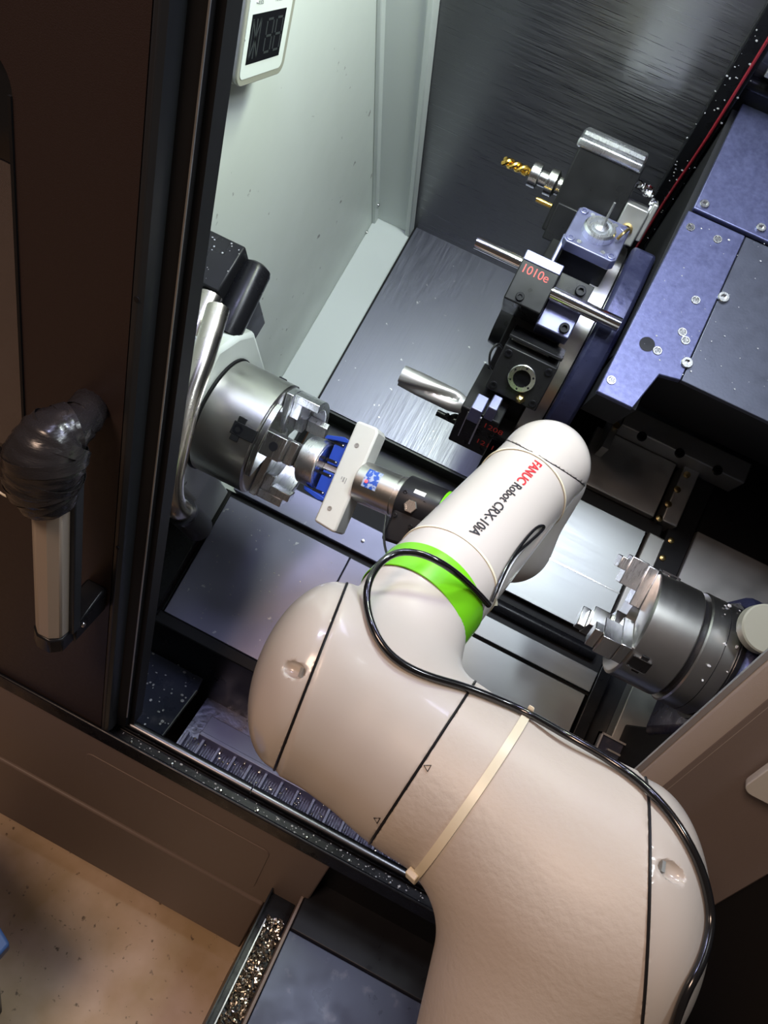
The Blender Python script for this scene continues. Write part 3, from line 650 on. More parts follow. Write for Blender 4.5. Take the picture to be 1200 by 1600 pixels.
for q in ((1079, 355), (1121, 374), (1087, 469), (1066, 519), (1071, 532), (1027, 548), (955, 594)):
    p = at(*q, 2, .12); build(MB().lathe([(.1203, .0065), (.1212, .006), (.1212, .0045), (.1203, .004), (.1203, .0001)], o=(p[0], p[1], 0), ax=2, seg=20), 'screw_hole', 'steel', sd)
p = at(1011, 538, 2, .12); build(MB().lathe([(.1206, .0105), (.1204, .0001)], o=(p[0], p[1], 0), ax=2, seg=24), 'bore_hole', 'black', sd)
for q in ((1129, 466), (1072, 568)): p = at(*q, 2, .119); socket_screw('socket_screw', (p[0], p[1], .1185), 2, .008, .005, 'steel', sd)
wp = thing('way_wiper', 'black wiper bar with a bright rounded edge at the upper right corner', 'wiper', W((.6, .75, .05)))
build(MB().box((.372, .728, .02), (1.12, .737, .15)), 'bar', 'black', wp, bevel=.002)
build(MB().cyl((.374, .7285, .158), (1.12, .7285, .158), .009, seg=20), 'rounded_edge', 'deepblack', wp)
tag(build(MB().box((.385, .70, .20), (1.12, .736, .215)), 'cover_sheet', 'dullsteel', bevel=.001), 'dull steel sheet edge above the black wiper bar', 'sheet')
ek = thing('energy_chain_slot', 'black oily slot with a red cable between back wall and saddle', 'slot cover', W((.36, .7, -.1)))
build(MB().box((.340, .700, -.55), (.372, .7395, .9)), 'slot_strip', 'deepblack', ek, bevel=.002)
build(MB().tube([(.362, .698, -.3), (.360, .697, -.1), (.364, .697, .1), (.362, .698, .4)], .0022, seg=8), 'red_cable', 'rust', ek)
drops('coolant_drops', 'glinting drops and chips in the black slot beside the saddle', 80, lambda g: (g.uniform(.338, .374), .699, g.uniform(-.25, .3)), MF, 1, (.0005, .0018), 31)
drops('coolant_drops', 'fine drops on the blue-grey saddle plates', 90, lambda g: (g.uniform(.385, .6), g.uniform(.30, .72), .1255 if 0 else .1205), MF, 2, (.0004, .001), 32)

# ================================================================ BED, right
bd = thing('bed_covers', 'bright steel bed covers under the second chuck', 'bed cover', W((.5, .1, -.3)))
build(MB().box((.40, .205, -.262) if 0 else (.30, .008, -.262), (.594, .215, -.25)), 'wide_plate', 'bed_steel', bd, bevel=.0012)
build(MB().box((.44, .243, -.262), (.594, .352, -.245)), 'upper_plate', 'dullsteel', bd, bevel=.0012)
build(MB().box((.30, .216, -.30), (.62, .242, -.262)), 'gap', 'blackrub', bd)
build(MB().box((.30, -.165, -.262), (.61, -.088, -.25)), 'lower_plate', 'bed_steel', bd, bevel=.0012)
build(MB().box((.30, -.082, -.262), (.615, -.045, -.252)), 'narrow_strip', 'bed_steel', bd, bevel=.0012)
build(MB().box((.30, -.0865, -.275), (.62, .007, -.266)), 'channel', 'blackrub', bd)
build(MB().cyl((.30, -.020, -.262), (.60, -.020, -.262), .012, seg=20), 'roller', 'deepblack', bd)
build(MB().box((.30, .092, -.250), (.594, .0945, -.2492)), 'seam', 'steel', bd)
build(MB().box((.28, -.30, -.40), (1.15, .40, -.29)), 'bed_casting', 'black', bd)
gr = thing('guide_rails', 'steel linear guide rails with gold screws running up the bed', 'guide rail', W((.62, .2, -.28)))
build(MB().box((.598, .012, -.29), (.628, .215, -.244)), 'rail', 'dullsteel', gr, bevel=.002)
build(MB().box((.607, .243, -.29), (.636, .36, -.240)), 'rail', 'dullsteel', gr, bevel=.002)
build(MB().box((.630, .012, -.29), (.675, .36, -.262)), 'dark_rail', 'black', gr, bevel=.002)
for q, h in (((1073, 742), -.240), ((1058, 765), -.240), ((1044, 788), -.240), ((1030, 810), -.240)):
    p = at(*q, 2, h); build(MB().lathe([(h, .0062), (h+.002, .006), (h+.003, .003)], o=(p[0], p[1], 0), ax=2, seg=16), 'screw', 'brass', gr, label='gold screw')
for q in ((1048, 845), (1035, 872), (1025, 897)):
    p = at(*q, 2, -.262); build(MB().lathe([(-.262, .0058), (-.259, .0055), (-.258, .003)], o=(p[0], p[1], 0), ax=2, seg=16), 'screw', 'brass', gr, label='gold screw')
build(MB().box((.676, -.15, -.29), (1.12, .26, -.255)), 'right_plate', 'dullsteel', gr, bevel=.002)
br = thing('saddle_bracket', 'long grey bracket bar with three black socket screws', 'bracket', W((.55, .36, -.24)))
build(MB().box((.47, .353, -.26), (.70, .392, -.20)), 'bar', 'dullsteel', br, bevel=.002)
for q in ((1003, 682), (1062, 708), (1121, 735)): p = at(*q, 2, -.198); socket_screw('socket_screw', (p[0], p[1], -.2), 2, .0085, .005, 'deepblack', br)
build(MB().box((.455, .30, -.28), (.468, .40, -.20)), 'end_strip', 'dullsteel', br, bevel=.001)
build(MB().cyl((.462, .345, -.20), (.462, .345, -.194), .006, seg=14), 'brass_plug', 'brass', br)

# ================================================================ SUB SPINDLE
sc = make_chuck(.560, .066, .079, 'second_chuck', 'polished three-jaw chuck of the right spindle in front of the bed', flip=-1)
build(MB().lathe([(.624, .071), (.637, .071)], seg=60), 'groove', 'black', sc)
build(MB().lathe([(.634, .079), (.636, .081), (.677, .081), (.679, .079)], seg=72), 'rear_flange', 'chuck', sc)
build(MB().lathe([(.659, .0812), (.660, .0812)], seg=72), 'joint_line', 'black', sc)
def subjaw(th, hgt):
    fr = jaw_frame(th); j = MB(fr)
    j.box((.545, -.0155, .020), (.560, .0155, .079)); j.box((.520, -.0155, .040), (.545, .0155, hgt+.002)); j.box((.508, -.0155, .058), (.520, .0155, hgt-.004))
    return fr, j
for th, m_ in ((R(72), 'alu'), (R(-48), 'steel'), (R(192), 'steel')):
    fr, j = subjaw(th, .079); jo = build(j, 'jaw', m_, sc, bevel=.0012)
    mm = MB(fr).box((.565, -.009, .06), (.592, .009, .0812)).box((.575, -.015, .06), (.585, .015, .0806)); build(mm, 'master_jaw', 'toolblack', sc, bevel=.0008)
    build(MB(fr).box((.566, -.0105, .078), (.590, -.009, .0818)).box((.566, .009, .078), (.590, .0105, .0818)), 'slot_edge', 'chrome', sc)
ss = thing('second_spindle_head', 'dark blue cast housing behind the right chuck', 'spindle housing', W((.8, 0, -.2)))
build(MB().prism([(-.115, -.15), (.10, -.15), (.10, .02), (.06, .08), (-.05, .095), (-.10, .05)], 0, .682, 1.12), 'housing', 'casting', ss, bevel=.012)
build(MB().lathe([(.678, .086), (.684, .086)], seg=48), 'flange_plate', 'deepblack', ss)
build(MB().box((.69, -.17, -.26), (.84, -.10, -.05)), 'support_foot', 'mattblack', ss, bevel=.004)
p = at(1203, 982, 2, .12)
tag(build(MB().lathe([(.095, .027), (.098, .031), (.112, .031), (.114, .029)], o=(p[0], p[1], 0), ax=2, seg=36), 'round_pad', 'greyplast'), 'pale grey round pad with drops at the right edge', 'pad')
drops('coolant_drops', 'bright drops around the rear flange of the right chuck', 36, lambda g: (lambda a: (g.uniform(.645, .705), .0835*sin(a), .0835*cos(a)))(g.uniform(-.6, 1.2)), MF, 2, (.0008, .0022), 41)
lf = thing('lower_frame', 'dark folded sheet frame with light edges at the lower right of the opening', 'sheet frame', W((.66, -.25, -.2)))
a_ = at(940, 1143, 2, -.22)
build(MB().box((a_[0], a_[1]-.05, -.235), (a_[0]+.30, a_[1], -.225)), 'sheet', 'cover', lf)
build(MB().box((a_[0], a_[1]-.003, -.235), (a_[0]+.30, a_[1], -.215)).box((a_[0], a_[1]-.05, -.235), (a_[0]+.003, a_[1], -.215)), 'edge', 'dullsteel', lf)
build(MB().box((a_[0]+.02, a_[1]-.022, -.225), (a_[0]+.30, a_[1]-.019, -.22)), 'fold', 'dullsteel', lf)
pn = at(1030, 1143, 2, -.15)
build(MB().cyl((pn[0]-.015, pn[1], -.15), (pn[0]+.006, pn[1], -.15), .0055, seg=16), 'pin', 'alu', lf)
build(MB().cyl((pn[0]+.006, pn[1], -.15), (pn[0]+.05, pn[1], -.15), .0028, seg=10), 'pin_shank', 'dullsteel', lf)
tag(build(MB().box((.618, -.26, -.29), (.64, .005, -.26)), 'cover_edge', 'deepblack', bevel=.002), 'oily black edge beside the lowest bed cover', 'edge strip')

# ================================================================ RIGHT COLUMN
pc_ = thing('right_door_column', 'beige sheet metal machine column crossing the lower right corner', 'machine column', (.65, -.3, -.4))
xe = at(990, 1205, 1, -.287, WF)[0]
build(MB(WF).prism([(xe, -.287), (xe+.004, -.290), (xe+.004, -.284), (xe, -.284)], 2, -.41, 1.0), 'edge_strip', 'dullsteel', pc_)
build(MB(WF).prism([(xe+.0043, -.2905), (xe+.0225, -.2985), (xe+.035, -.2985), (xe+.035, -.28), (xe+.0043, -.284)], 2, -.41, 1.0), 'bevel_face', 'post_lit', pc_, bevel=.003)
build(MB(WF).prism([(xe+.0235, -.299), (.748, -.289), (.748, -.24), (xe+.0235, -.25)], 2, -.41, 1.0), 'front_face', 'post_shaded', pc_, bevel=.003)
build(MB(WF).box((.748, -.28, -.41), (1.2, -.24, 1.0)), 'dark_side_panel', 'blackrub', pc_)
p = at(1196, 1205, 1, -.305, WF)
build(MB(WF).prism([(z, x) for x, z in rrect(p[0]-.002, p[0]+.08, p[2]-.036, p[2]+.045, .012)], 1, -.308, -.2995), 'cover_plate', 'gripw', pc_, bevel=.001)

# ================================================================ FRONT BOX AND CHIP GUTTER
fb = thing('front_cabinet', 'low bluish black cabinet top standing against the machine front', 'cabinet', (.7, -.6, -1.08))
build(MB(WF).box((.344, -1.2, -.612), (1.14, -.352, -.60)), 'top_plate', 'cover', fb, bevel=.0015)
build(MB(WF).box((.344, -.352, -.62), (1.14, -.262, -.592)), 'rear_strip', 'black', fb, bevel=.002)
build(MB(WF).box((.346, -1.2, -1.08), (1.14, -.262, -.612)), 'body', 'black', fb)
build(MB(WF).box((.338, -1.2, -.64), (.343, -.262, -.594)), 'side_lip', 'apron', fb, bevel=.001)
gt = thing('chip_gutter', 'narrow black gutter full of glittering chips beside the cabinet', 'gutter', (.32, -.5, -1.08))
build(MB(WF).box((.292, -1.2, -.70), (.337, -.300, -.640)), 'trough', 'deepblack', gt)
build(MB(WF).box((.290, -1.2, -.70), (.2925, -.300, -.622)), 'left_wall', 'black', gt)
build(MB(WF).box((.302, -1.2, -.640), (.304, -.345, -.628)), 'inner_rim', 'dullsteel', gt)
build(MB(WF).box((.290, -1.2, -1.08), (.337, -.32, -.70)), 'gutter_stand', 'black', gt)
g = random.Random(77); mb = MB(WF)
for i in range(1500):
    x, y, z = g.uniform(.3055, .336), g.uniform(-.72, -.335), -.637+g.random()*.006; s_ = g.uniform(.0012, .0034); a = g.uniform(0, 6.3); b = g.uniform(-.8, .8)
    e1 = np.array([cos(a), sin(a), b])*s_; e2 = np.array([-sin(a)*.6, cos(a)*.6, g.uniform(-.6, .6)])*s_; c = np.array([x, y, z])
    mb.add([c-e1-e2, c+e1-e2, c+e1*.6+e2+(0, 0, .0008), c-e1*.8+e2], [(0, 1, 2, 3)])
tag(build(mb, 'metal_chips', 'chips', fix=False, smooth=False), 'glittering wet metal chips heaped in the gutter', 'metal chips', kind='stuff')
# crate corner at the left edge of the frame
cpnt = at(4, 1463, 2, -.62, WF)
cr = thing('blue_crate', 'corner of a blue-rimmed crate at the left edge above the floor', 'crate', (cpnt[0]-.1, cpnt[1]-.02, -1.08))
cx, cy = cpnt[0], cpnt[1]
build(MB(WF).prism([(cx-.3, cy+.1), (cx-.035, cy+.02), (cx+.012, cy+.0), (cx-.03, cy-.35), (cx-.3, cy-.35)], 2, -.66, -.635), 'rim', 'pallet', cr, bevel=.004)
build(MB(WF).prism([(cx-.3, cy+.03), (cx-.05, cy+.02), (cx-.02, cy-.01), (cx-.05, cy-.33), (cx-.3, cy-.33)], 2, -1.08, -.66), 'body', 'black', cr, bevel=.004)

# ================================================================ ROBOT ARM (implicit surfaces in the lens-turned frame, meshed once)
def smin(a, b, k): h = np.clip(.5+.5*(b-a)/k, 0, 1); return b*(1-h)+a*h-k*h*(1-h)
def smax(a, b, k): return -smin(-a, -b, k)
def rcone(p, a, b, ra, rb):
    ba = b-a; pa = p-a; h = np.clip((pa@ba)/(ba@ba), 0, 1)
    return np.sqrt(((pa-h[..., None]*ba)**2).sum(-1))-(ra+(rb-ra)*h)
def dome(p, c, n, r, th):
    q = p-c; h = q@n; k = r/th; q2 = q+n*(np.where(h > 0, h, 0)*(k-1))[..., None]
    l = np.sqrt((q2**2).sum(-1)); return (l-r)*np.where(h > 0, .75, 1)
Lp, Mp, Rp = P(487, 1053, .615), P(662, 1188, .60), P(998, 1408, .54)
rL, rM, rR = .0770, .0700, .0790
Kp, Ep = P(882, 1405, .555), P(790, 1790, .57)
nL = -norm(np.cross(P(543, 908, 1), P(430, 1197, 1)));  nL = nL if nL[0] < 0 else -nL
nM = norm(np.cross(P(740, 1065, 1), P(583, 1305, 1)));   nM = nM if nM[0] > 0 else -nM
a3, b3, c3 = P(1010, 1240, .54), P(985, 1640, .54), P(1018, 1400, .455)
nR = norm(np.cross(b3-a3, c3-a3)); nR = nR if nR[0] > 0 else -nR
F0, F1 = P(643, 958, .68), P(852, 724, .870)
fa = norm(F1-F0); FL = np.linalg.norm(F1-F0)
def arm(p):
    d = dome(p, Lp, nL, rL, .0440)
    d = smin(d, np.maximum(rcone(p, Lp, Mp, rL-.003, rM), (p-Lp)@nL+.008), .012)
    d = smin(d, np.maximum(rcone(p, Mp, Rp, rM, rR-.003), (p-Rp)@nR+.008), .012)
    d = smin(d, dome(p, Rp, nR, rR, .0455), .012)
    d = smin(d, smax(rcone(p, Kp, Ep, .0830, .083), (p-Rp)@nR-.022, .03), .04)
    nk = rcone(p, P(580, 1095, .62), F0, .066, .0520)
    d = smin(d, nk, .018)
    for c, s in ((P(460, 1047, .565), .0085), (P(1050, 1361, .487), .0095)):
        pass
    return np.maximum(d, ((p-F0)@fa)-.0)
def surf(px, py, off=0, d0=.3):
    r = P(px, py, 1.); r = r/np.linalg.norm(r); t = d0
    for _ in range(120):
        s = float(arm((r*t)[None, :])[0])-off
        if s < .0002: return r*t
        t += max(s*.8, .0002)
        if t > 1.5: break
    return None
def grad(p):
    e = 1e-4; return norm([float(arm((p+e*np.eye(3)[i])[None])[0]-arm((p-e*np.eye(3)[i])[None])[0]) for i in range(3)])
pocket = []
for q, ang, s in (((458, 1046), 20, 1.0), ((1052, 1362), 28, 1.05)):
    c = surf(*q); n_ = grad(c); dx = norm(P(q[0]+cos(R(ang)), q[1]+sin(R(ang)), c[2])-P(*q, c[2])); dx = norm(dx-n_*(n_@dx)); pocket.append((c, n_, dx, np.cross(n_, dx), s))
def arm2(p):
    d = arm(p)
    for c, n_, dx, dy, s in pocket:
        q = p-c; e = np.sqrt(((q@dx)/(.0098*s))**2+((q@dy)/(.0060*s))**2+((q@n_)/.0070)**2)-1
        d = np.maximum(d, -e*.005)
    return d
def nets(f, lo, hi, h):
    n = np.ceil((np.array(hi)-np.array(lo))/h).astype(int)+1
    ax = [lo[i]+h*np.arange(n[i]) for i in range(3)]
    V = np.empty(n, np.float32)
    for i in range(n[0]):
        yy, zz = np.meshgrid(ax[1], ax[2], indexing='ij'); p = np.stack([np.full_like(yy, ax[0][i]), yy, zz], -1); V[i] = f(p)
    s = V < 0; cs = s[:-1, :-1, :-1]; acc = np.zeros(cs.shape, np.int8)
    for i in (0, 1):
        for j in (0, 1):
            for k in (0, 1): acc += s[i:n[0]-1+i, j:n[1]-1+j, k:n[2]-1+k]
    act = (acc > 0) & (acc < 8); idx = -np.ones(act.shape, int); ii = np.argwhere(act); idx[act] = np.arange(len(ii))
    sm = np.zeros((len(ii), 3)); ct = np.zeros(len(ii)); cor = [(i, j, k) for i in (0, 1) for j in (0, 1) for k in (0, 1)]
    for a in cor:
        for d in range(3):
            if a[d]: continue
            b = list(a); b[d] = 1; va = V[ii[:, 0]+a[0], ii[:, 1]+a[1], ii[:, 2]+a[2]]; vb = V[ii[:, 0]+b[0], ii[:, 1]+b[1], ii[:, 2]+b[2]]
            m = (va < 0) != (vb < 0); t = np.where(m, va/(va-vb+1e-20), 0); q = np.tile(np.array(a, float), (len(ii), 1)); q[:, d] += t
            sm += np.where(m[:, None], q, 0); ct += m
    vs = (ii+sm/ct[:, None])*h+np.array(lo); fs = []
    for d in range(3):
        e = [0, 0, 0]; e[d] = 1; A = s[:n[0]-e[0], :n[1]-e[1], :n[2]-e[2]]; Bq = s[e[0]:, e[1]:, e[2]:]; cr_ = A != Bq
        u, v = [(1, 2), (2, 0), (0, 1)][d]; c = np.argwhere(cr_); ok = (c[:, u] > 0) & (c[:, v] > 0) & (c[:, u] < n[u]-1) & (c[:, v] < n[v]-1); c = c[ok]
        def g(du, dv): q = c.copy(); q[:, u] -= du; q[:, v] -= dv; return idx[q[:, 0], q[:, 1], q[:, 2]]
        quad = np.stack([g(1, 1), g(0, 1), g(0, 0), g(1, 0)], 1); fl = ~A[c[:, 0], c[:, 1], c[:, 2]]; quad[fl] = quad[fl][:, ::-1]; fs.append(quad)
    # pull vertices onto the surface
    for _ in range(2):
        e = h*.2; base = f(vs); G = np.stack([(f(vs+e*np.eye(3)[i])-f(vs-e*np.eye(3)[i]))/(2*e) for i in range(3)], -1)
        g2 = (G**2).sum(-1)+1e-9; st = np.clip(base/g2, -h*.4, h*.4); vs = vs-G*st[:, None]
    return vs, np.concatenate(fs)
rb = thing('robot_arm', 'cream white collaborative robot arm reaching into the lathe from the foreground', 'robot arm', PW(800, 1560, .60))
def implicit(name, f, lo, hi, h, m, label=None):
    vs, fs = nets(f, lo, hi, h); vw = CF.o+vs@CF.m
    return link(name, vw, [tuple(int(i) for i in q) for q in fs], m, rb, ang=50, fix=False, label=label)
pl = lambda p, c, n: (p-c)@n
aL, aM, aR = P(487, 1053, .6), P(662, 1188, .6), a3
clip_low = P(700, 1760, .6)
implicit('elbow_cap', lambda p: np.maximum(arm2(p), -pl(p, aL, nL)), (-.14, .02, .50), (.0, .25, .72), .0015, 'robotcap', 'glossy rounded cap with an oval screw recess')
implicit('elbow_housing', lambda p: np.maximum(np.maximum(arm2(p), pl(p, aL, nL)), pl(p, aM, nM)), (-.12, .03, .50), (.14, .28, .73), .002, 'robot')
implicit('upper_arm_housing', lambda p: np.maximum(np.maximum(arm2(p), -pl(p, aM, nM)), np.maximum(pl(p, aR, nR), p[..., 1]-.44)), (-.03, .09, .43), (.24, .46, .69), .0025, 'robottex', 'arm housing with coarse textured paint')
implicit('shoulder_cap', lambda p: np.maximum(arm2(p), -pl(p, aR, nR)), (.12, .14, .40), (.28, .40, .68), .0016, 'robotcap', 'smooth rounded cap with an oval screw recess')
for (c, n_, dx, dy, s), sg_ in zip(pocket, (1, -1)):
    q = c+sg_*dx*.0065*s-n_*.0022; ff = Fr(CF.w(q), dx@CF.m, dy@CF.m, n_@CF.m)
    build(MB(ff).box((-.0012, -.0035, -.001), (.0012, .0035, .002)), 'screw_slot', 'dullsteel', rb, label='grey screw in the recess')
# seams
def loop(c, e1, e2, n=90, r0=.3, off=0, f=arm):
    out = []
    for k in range(n):
        d = cos(2*pi*k/n)*e1+sin(2*pi*k/n)*e2; t = np.linspace(r0, 0.01, 600); v = f(c+t[:, None]*d)
        j = np.argmax(v < off)
        if v[j] < off and j: q = t[j]+(t[j-1]-t[j])*(off-v[j])/(v[j-1]-v[j]); out.append(c+q*d)
        else: out.append(c+.07*d)
    return out
def basis(n): e = norm(np.cross(n, (0, 0, 1))); return e, np.cross(n, e)
for c, n_, ci in ((aL, nL, Lp), (aM, nM, Mp), (aR, nR, Rp)):
    c0 = ci-n_*((ci-c)@n_); pts_ = loop(c0, *basis(n_), n=120)
    if c is aR: pts_ = [p for p in pts_ if p[1] < .42]
    build(MB(CF).tube(pts_, .0011, seg=6, n=0, closed=c is not aR), 'seam_line', 'black', rb) if c is not aR else build(MB(CF).tube([tuple(p) for p in sorted([p for p in pts_ if p[2] < .56], key=lambda p: p[1])], .0011, seg=6, n=0), 'seam_line', 'black', rb)
# printed triangles
def tri(px, py, s, rot):
    for k in range(1):
        cs = [surf(px+s*cos(R(rot+120*j)), py+s*sin(R(rot+120*j)), .0004) for j in range(3)]
        build(MB(CF).tube(cs, .00045, seg=5, n=0, closed=True), 'alignment_mark', 'black_ink', rb, label='small printed triangle')
tri(668, 1199, 6.5, 210); tri(589, 1281, 5.5, 90)
# forearm
ff = Fr(CF.w(F0), fa@CF.m, norm(np.cross(fa, norm(np.cross((0, 0, 1), fa))))@CF.m, norm(np.cross((0, 0, 1), fa))@CF.m)
r0 = .0530
nW = norm(np.array([.50, -.86, -.12]))
def fore(p):
    d = rcone(p, F0, F1, r0, .0490)
    d = smin(d, dome(p, F1, nW, .0490, .0425), .006)
    return np.maximum(d, -((p-F0)@fa))
implicit('forearm', lambda p: np.maximum(fore(p), pl(p, F1, nW)), (-.03, -.14, .6), (.27, .15, .96), .0025, 'robotcap', 'smooth cream forearm tube')
implicit('wrist_cap', lambda p: np.maximum(fore(p), -pl(p, F1, nW)), (.10, -.14, .78), (.28, .02, .94), .0025, 'robotcap', 'rounded white cap at the wrist')
build(MB(CF).tube(loop(F1, *basis(nW), n=80, r0=.12, f=fore), .0006, seg=6, n=0, closed=True), 'seam_line', 'black_ink', rb)
build(MB(ff).lathe([(-.003, r0), (-.0025, r0+.0008), (.0330, r0+.0006), (.0337, r0-.0005)], seg=96, caps=False), 'green_ring', 'green', rb, label='glossy lime green band')
for s_, rt in ((.062, .0522), (FL-.064, .0504)):
    c = ff.w((s_, 0, 0)); build(MB(ff).tube([(s_, rt*cos(a), rt*sin(a)) for a in np.linspace(0, 2*pi, 48, endpoint=False)], 0, flat=(.0012, .0010), n=96, closed=True, nrm=lambda q, c=c: norm((q-c)-ff.m[0]*((q-c)@ff.m[0]))), 'cable_tie', 'nylon', rb, label='thin cream cable tie round the forearm')
# wrist link behind the forearm
def wl(p): return smin(rcone(p, P(856, 748, .935), P(800, 845, .955), .046, .0455), rcone(p, P(798, 848, .955), P(752, 826, .962), .046, .037), .02)
implicit('wrist_link', wl, (.09, -.12, .86), (.28, .11, 1.03), .0025, 'robot')
# lettering on the forearm
yb = ff.m[1]; zb_ = ff.m[2]
def letter_fn(s0, ph):
    def fn(tx, ty, e):
        s = s0-tx; a = ph-ty/r0; r = .0490+(r0-.0490)*(1-s/FL)+.0006
        return ff.w((s, r*cos(a), r*sin(a)))
    return fn
# angle whose direction faces the lens
dirc = norm(C-ff.w((FL*.6, 0, 0))); PH = math.atan2(dirc@zb_, dirc@yb)
t1_ = text('lettering', 'FANUC', .0138, letter_fn(FL-.070, PH+.20), 'red_ink', rb, bold=.0003, spacing=.98, label='red printed maker name FANUC')
t2_ = text('lettering', 'Robot CRX-10iA', .0138, letter_fn(FL-.070-t1_['_w']-.003, PH+.20), 'black_ink', rb, bold=.0002, spacing=.98, label='dark printed model lettering')
PHS = PH
# side slots on the wrist cap
for k, (px_, py_, a_) in enumerate(((823, 688, -25), (902, 715, 75))):
    pass

# cables on the arm
def cable(name, pts, r, m, label, n=90, push=False):
    out = []
    for q in pts:
        if len(q) == 2:
            s = surf(q[0], q[1], r+.0006); out.append(s if s is not None else P(q[0], q[1], .6))
        else: out.append(P(*q))
    if push:
        K = len(out); dn = []
        for i in range(K-1):
            p0, p1, p2, p3 = out[max(i-1, 0)], out[i], out[i+1], out[min(i+2, K-1)]
            for t in (0, .25, .5, .75): dn.append(.5*((2*p1)+(-p0+p2)*t+(2*p0-5*p1+4*p2-p3)*t*t+(-p0+3*p1-3*p2+p3)*t**3))
        dn.append(out[-1]); res = []
        for p in dn:
            p = np.array(p, float)
            for _ in range(80):
                if min(arm(p[None])[0], fore(p[None])[0]) > r+.0006: break
                p = p*(1-.0015/np.linalg.norm(p))
            res.append(p)
        for _ in range(2): res = [res[0]]+[(res[i-1]+2*res[i]+res[i+1])/4 for i in range(1, len(res)-1)]+[res[-1]]
        out = res; n = 0
    o = build(MB(CF).tube(out, r, seg=12, n=n), name, m, loc=CF.w(out[0])); tag(o, label, 'cable'); return o
cable('control_cable', [(763, 945, .722), (735, 915, .655), (700, 886, .625), (660, 866, .620), (622, 863, .620), (594, 880, .61), (576, 910, .59), (573, 945), (584, 985), (607, 1020), (640, 1044), (680, 1060), (722, 1072), (770, 1090), (822, 1113), (880, 1146, .55), (940, 1180, .54), (1000, 1222, .53), (1050, 1275, .52), (1088, 1340, .51), (1107, 1400, .505), (1110, 1450, .505), (1096, 1505, .51), (1070, 1555, .51), (1040, 1640, .52)], .0030, 'cable', 'thick black cable looping over the elbow and down the right side of the arm', push=True)
cable('signal_cable', [(768, 940, .735), (782, 905, .76), (800, 872, .78), (826, 848, .80), (846, 830, .815), (850, 822, .82), (838, 824, .82), (815, 850, .80), (795, 880, .78), (775, 925, .75)], .0016, 'cable', 'thin black cable doubled back along the right side of the forearm', push=True)
cable('supply_cable', [(775, 935, .742), (788, 903, .768), (808, 868, .79), (830, 845, .81)], .0016, 'dullsteel', 'thin grey cable beside the black one on the forearm', push=True)
kn = build(MB(CF).ball(P(772, 922, .745), .0045, sc=(1, .8, .8)).box(P(766, 926, .745)-.001, P(776, 945, .74)+.001), 'tie_head', 'nylon'); tag(kn, 'cream cable tie head gathering cables beside the green band', 'cable tie')
kn = build(MB(CF).ball(P(873, 787, .85), .0045, sc=(1.2, .8, .8)), 'tie_head', 'nylon'); tag(kn, 'cream cable tie head near the rounded wrist', 'cable tie')
# big tie round the arm
A_, B_, D_ = P(824, 1112, .60), P(643, 1372, .585), P(752, 1232, .50)
nT = norm(np.cross(B_-A_, D_-A_)); cT = Mp+(Rp-Mp)*.28; cT = cT-nT*((cT-A_)@nT)
lp = loop(cT, *basis(nT), n=100, off=.0004)
lp = [p for p in lp]
bt = thing('large_cable_tie', 'wide cream cable tie strapped across the arm housing', 'cable tie', CF.w(P(643, 1372, .55)))
front = [p for p in lp if p[2] < .605]
# order the front arc
tdir = norm(B_-A_); front = sorted(front, key=lambda p: (p-A_)@tdir)
build(MB(CF).tube([tuple(p) for p in front], 0, flat=(.0032, .0015), n=0, nrm=lambda q: grad(CF.m@(q-C))@CF.m), 'strap', 'nylon', bt)
hd = surf(646, 1366, .002); n_ = grad(hd); e = norm(tdir-n_*(tdir@n_)); hf = Fr(CF.w(hd), e@CF.m, np.cross(n_, e)@CF.m, n_@CF.m)
build(MB(hf).box((-.004, -.0045, -.002), (.005, .0045, .004)), 'tie_head', 'nylon', bt, bevel=.0008)
build(MB(hf).box((.005, -.003, 0), (.008, .003, .0025)), 'tie_tail', 'nylon', bt, bevel=.0005)
hd = surf(825, 1118, .002); n_ = grad(hd); hf = Fr(CF.w(hd), e@CF.m, np.cross(n_, e)@CF.m, n_@CF.m)
build(MB(hf).box((-.003, -.0035, .003), (.004, .0035, .0065)), 'tie_end', 'nylon', bt, bevel=.0008)
tag(build(MB(CF).ball(P(1097, 1466, .50), .0011), 'green_lamp', 'greenled'), 'tiny green light point on the right edge of the arm', 'indicator light')

# ================================================================ GRIPPER
G0 = P(506, 728, 1.06); G1 = P(745, 828, .985)
ga = norm(G1-G0); gu = norm(np.array([.4165, -.909, 0])); gu = norm(gu-ga*(gu@ga)); gn = np.cross(ga, gu); gn = gn if gn[2] < 0 else -gn
GF = Fr(CF.w(G0), ga@CF.m, gu@CF.m, gn@CF.m)      # x: towards the robot, y: up-slope, z: towards the lens
def gx(px):                                       # axis coordinate seen at a pixel column
    lo, hi = -.1, .5
    for _ in range(40):
        m_ = (lo+hi)/2; q = G0+ga*m_; lo, hi = (m_, hi) if 600+F*q[0]/q[2] < px else (lo, m_)
    return lo
x1, x2, x3, x4, x5 = gx(548), gx(573), gx(621), gx(632), gx(690)
gp = thing('gripper', 'electric gripper with pale bar, silver changer and black flange on the arm', 'gripper', CF.w(G0+ga*x3))
bx = [(-.0175, -.074), (.015, -.078), (.0175, -.074), (.0175, .068), (.013, .074), (-.0155, .074), (-.0175, .071)]
build(MB(GF).prism([(x1+a, b) for a, b in bx], 2, -.020, .017), 'gripper_body', 'gripw', gp, bevel=.003)
for yy in (.042, -.05): build(MB(GF).lathe([(.0172, .0032), (.0178, .0032), (.0178, .0016), (.0174, .0016)], o=(x1-.003, yy, 0), ax=2, seg=14), 'screw', 'dullsteel', gp)
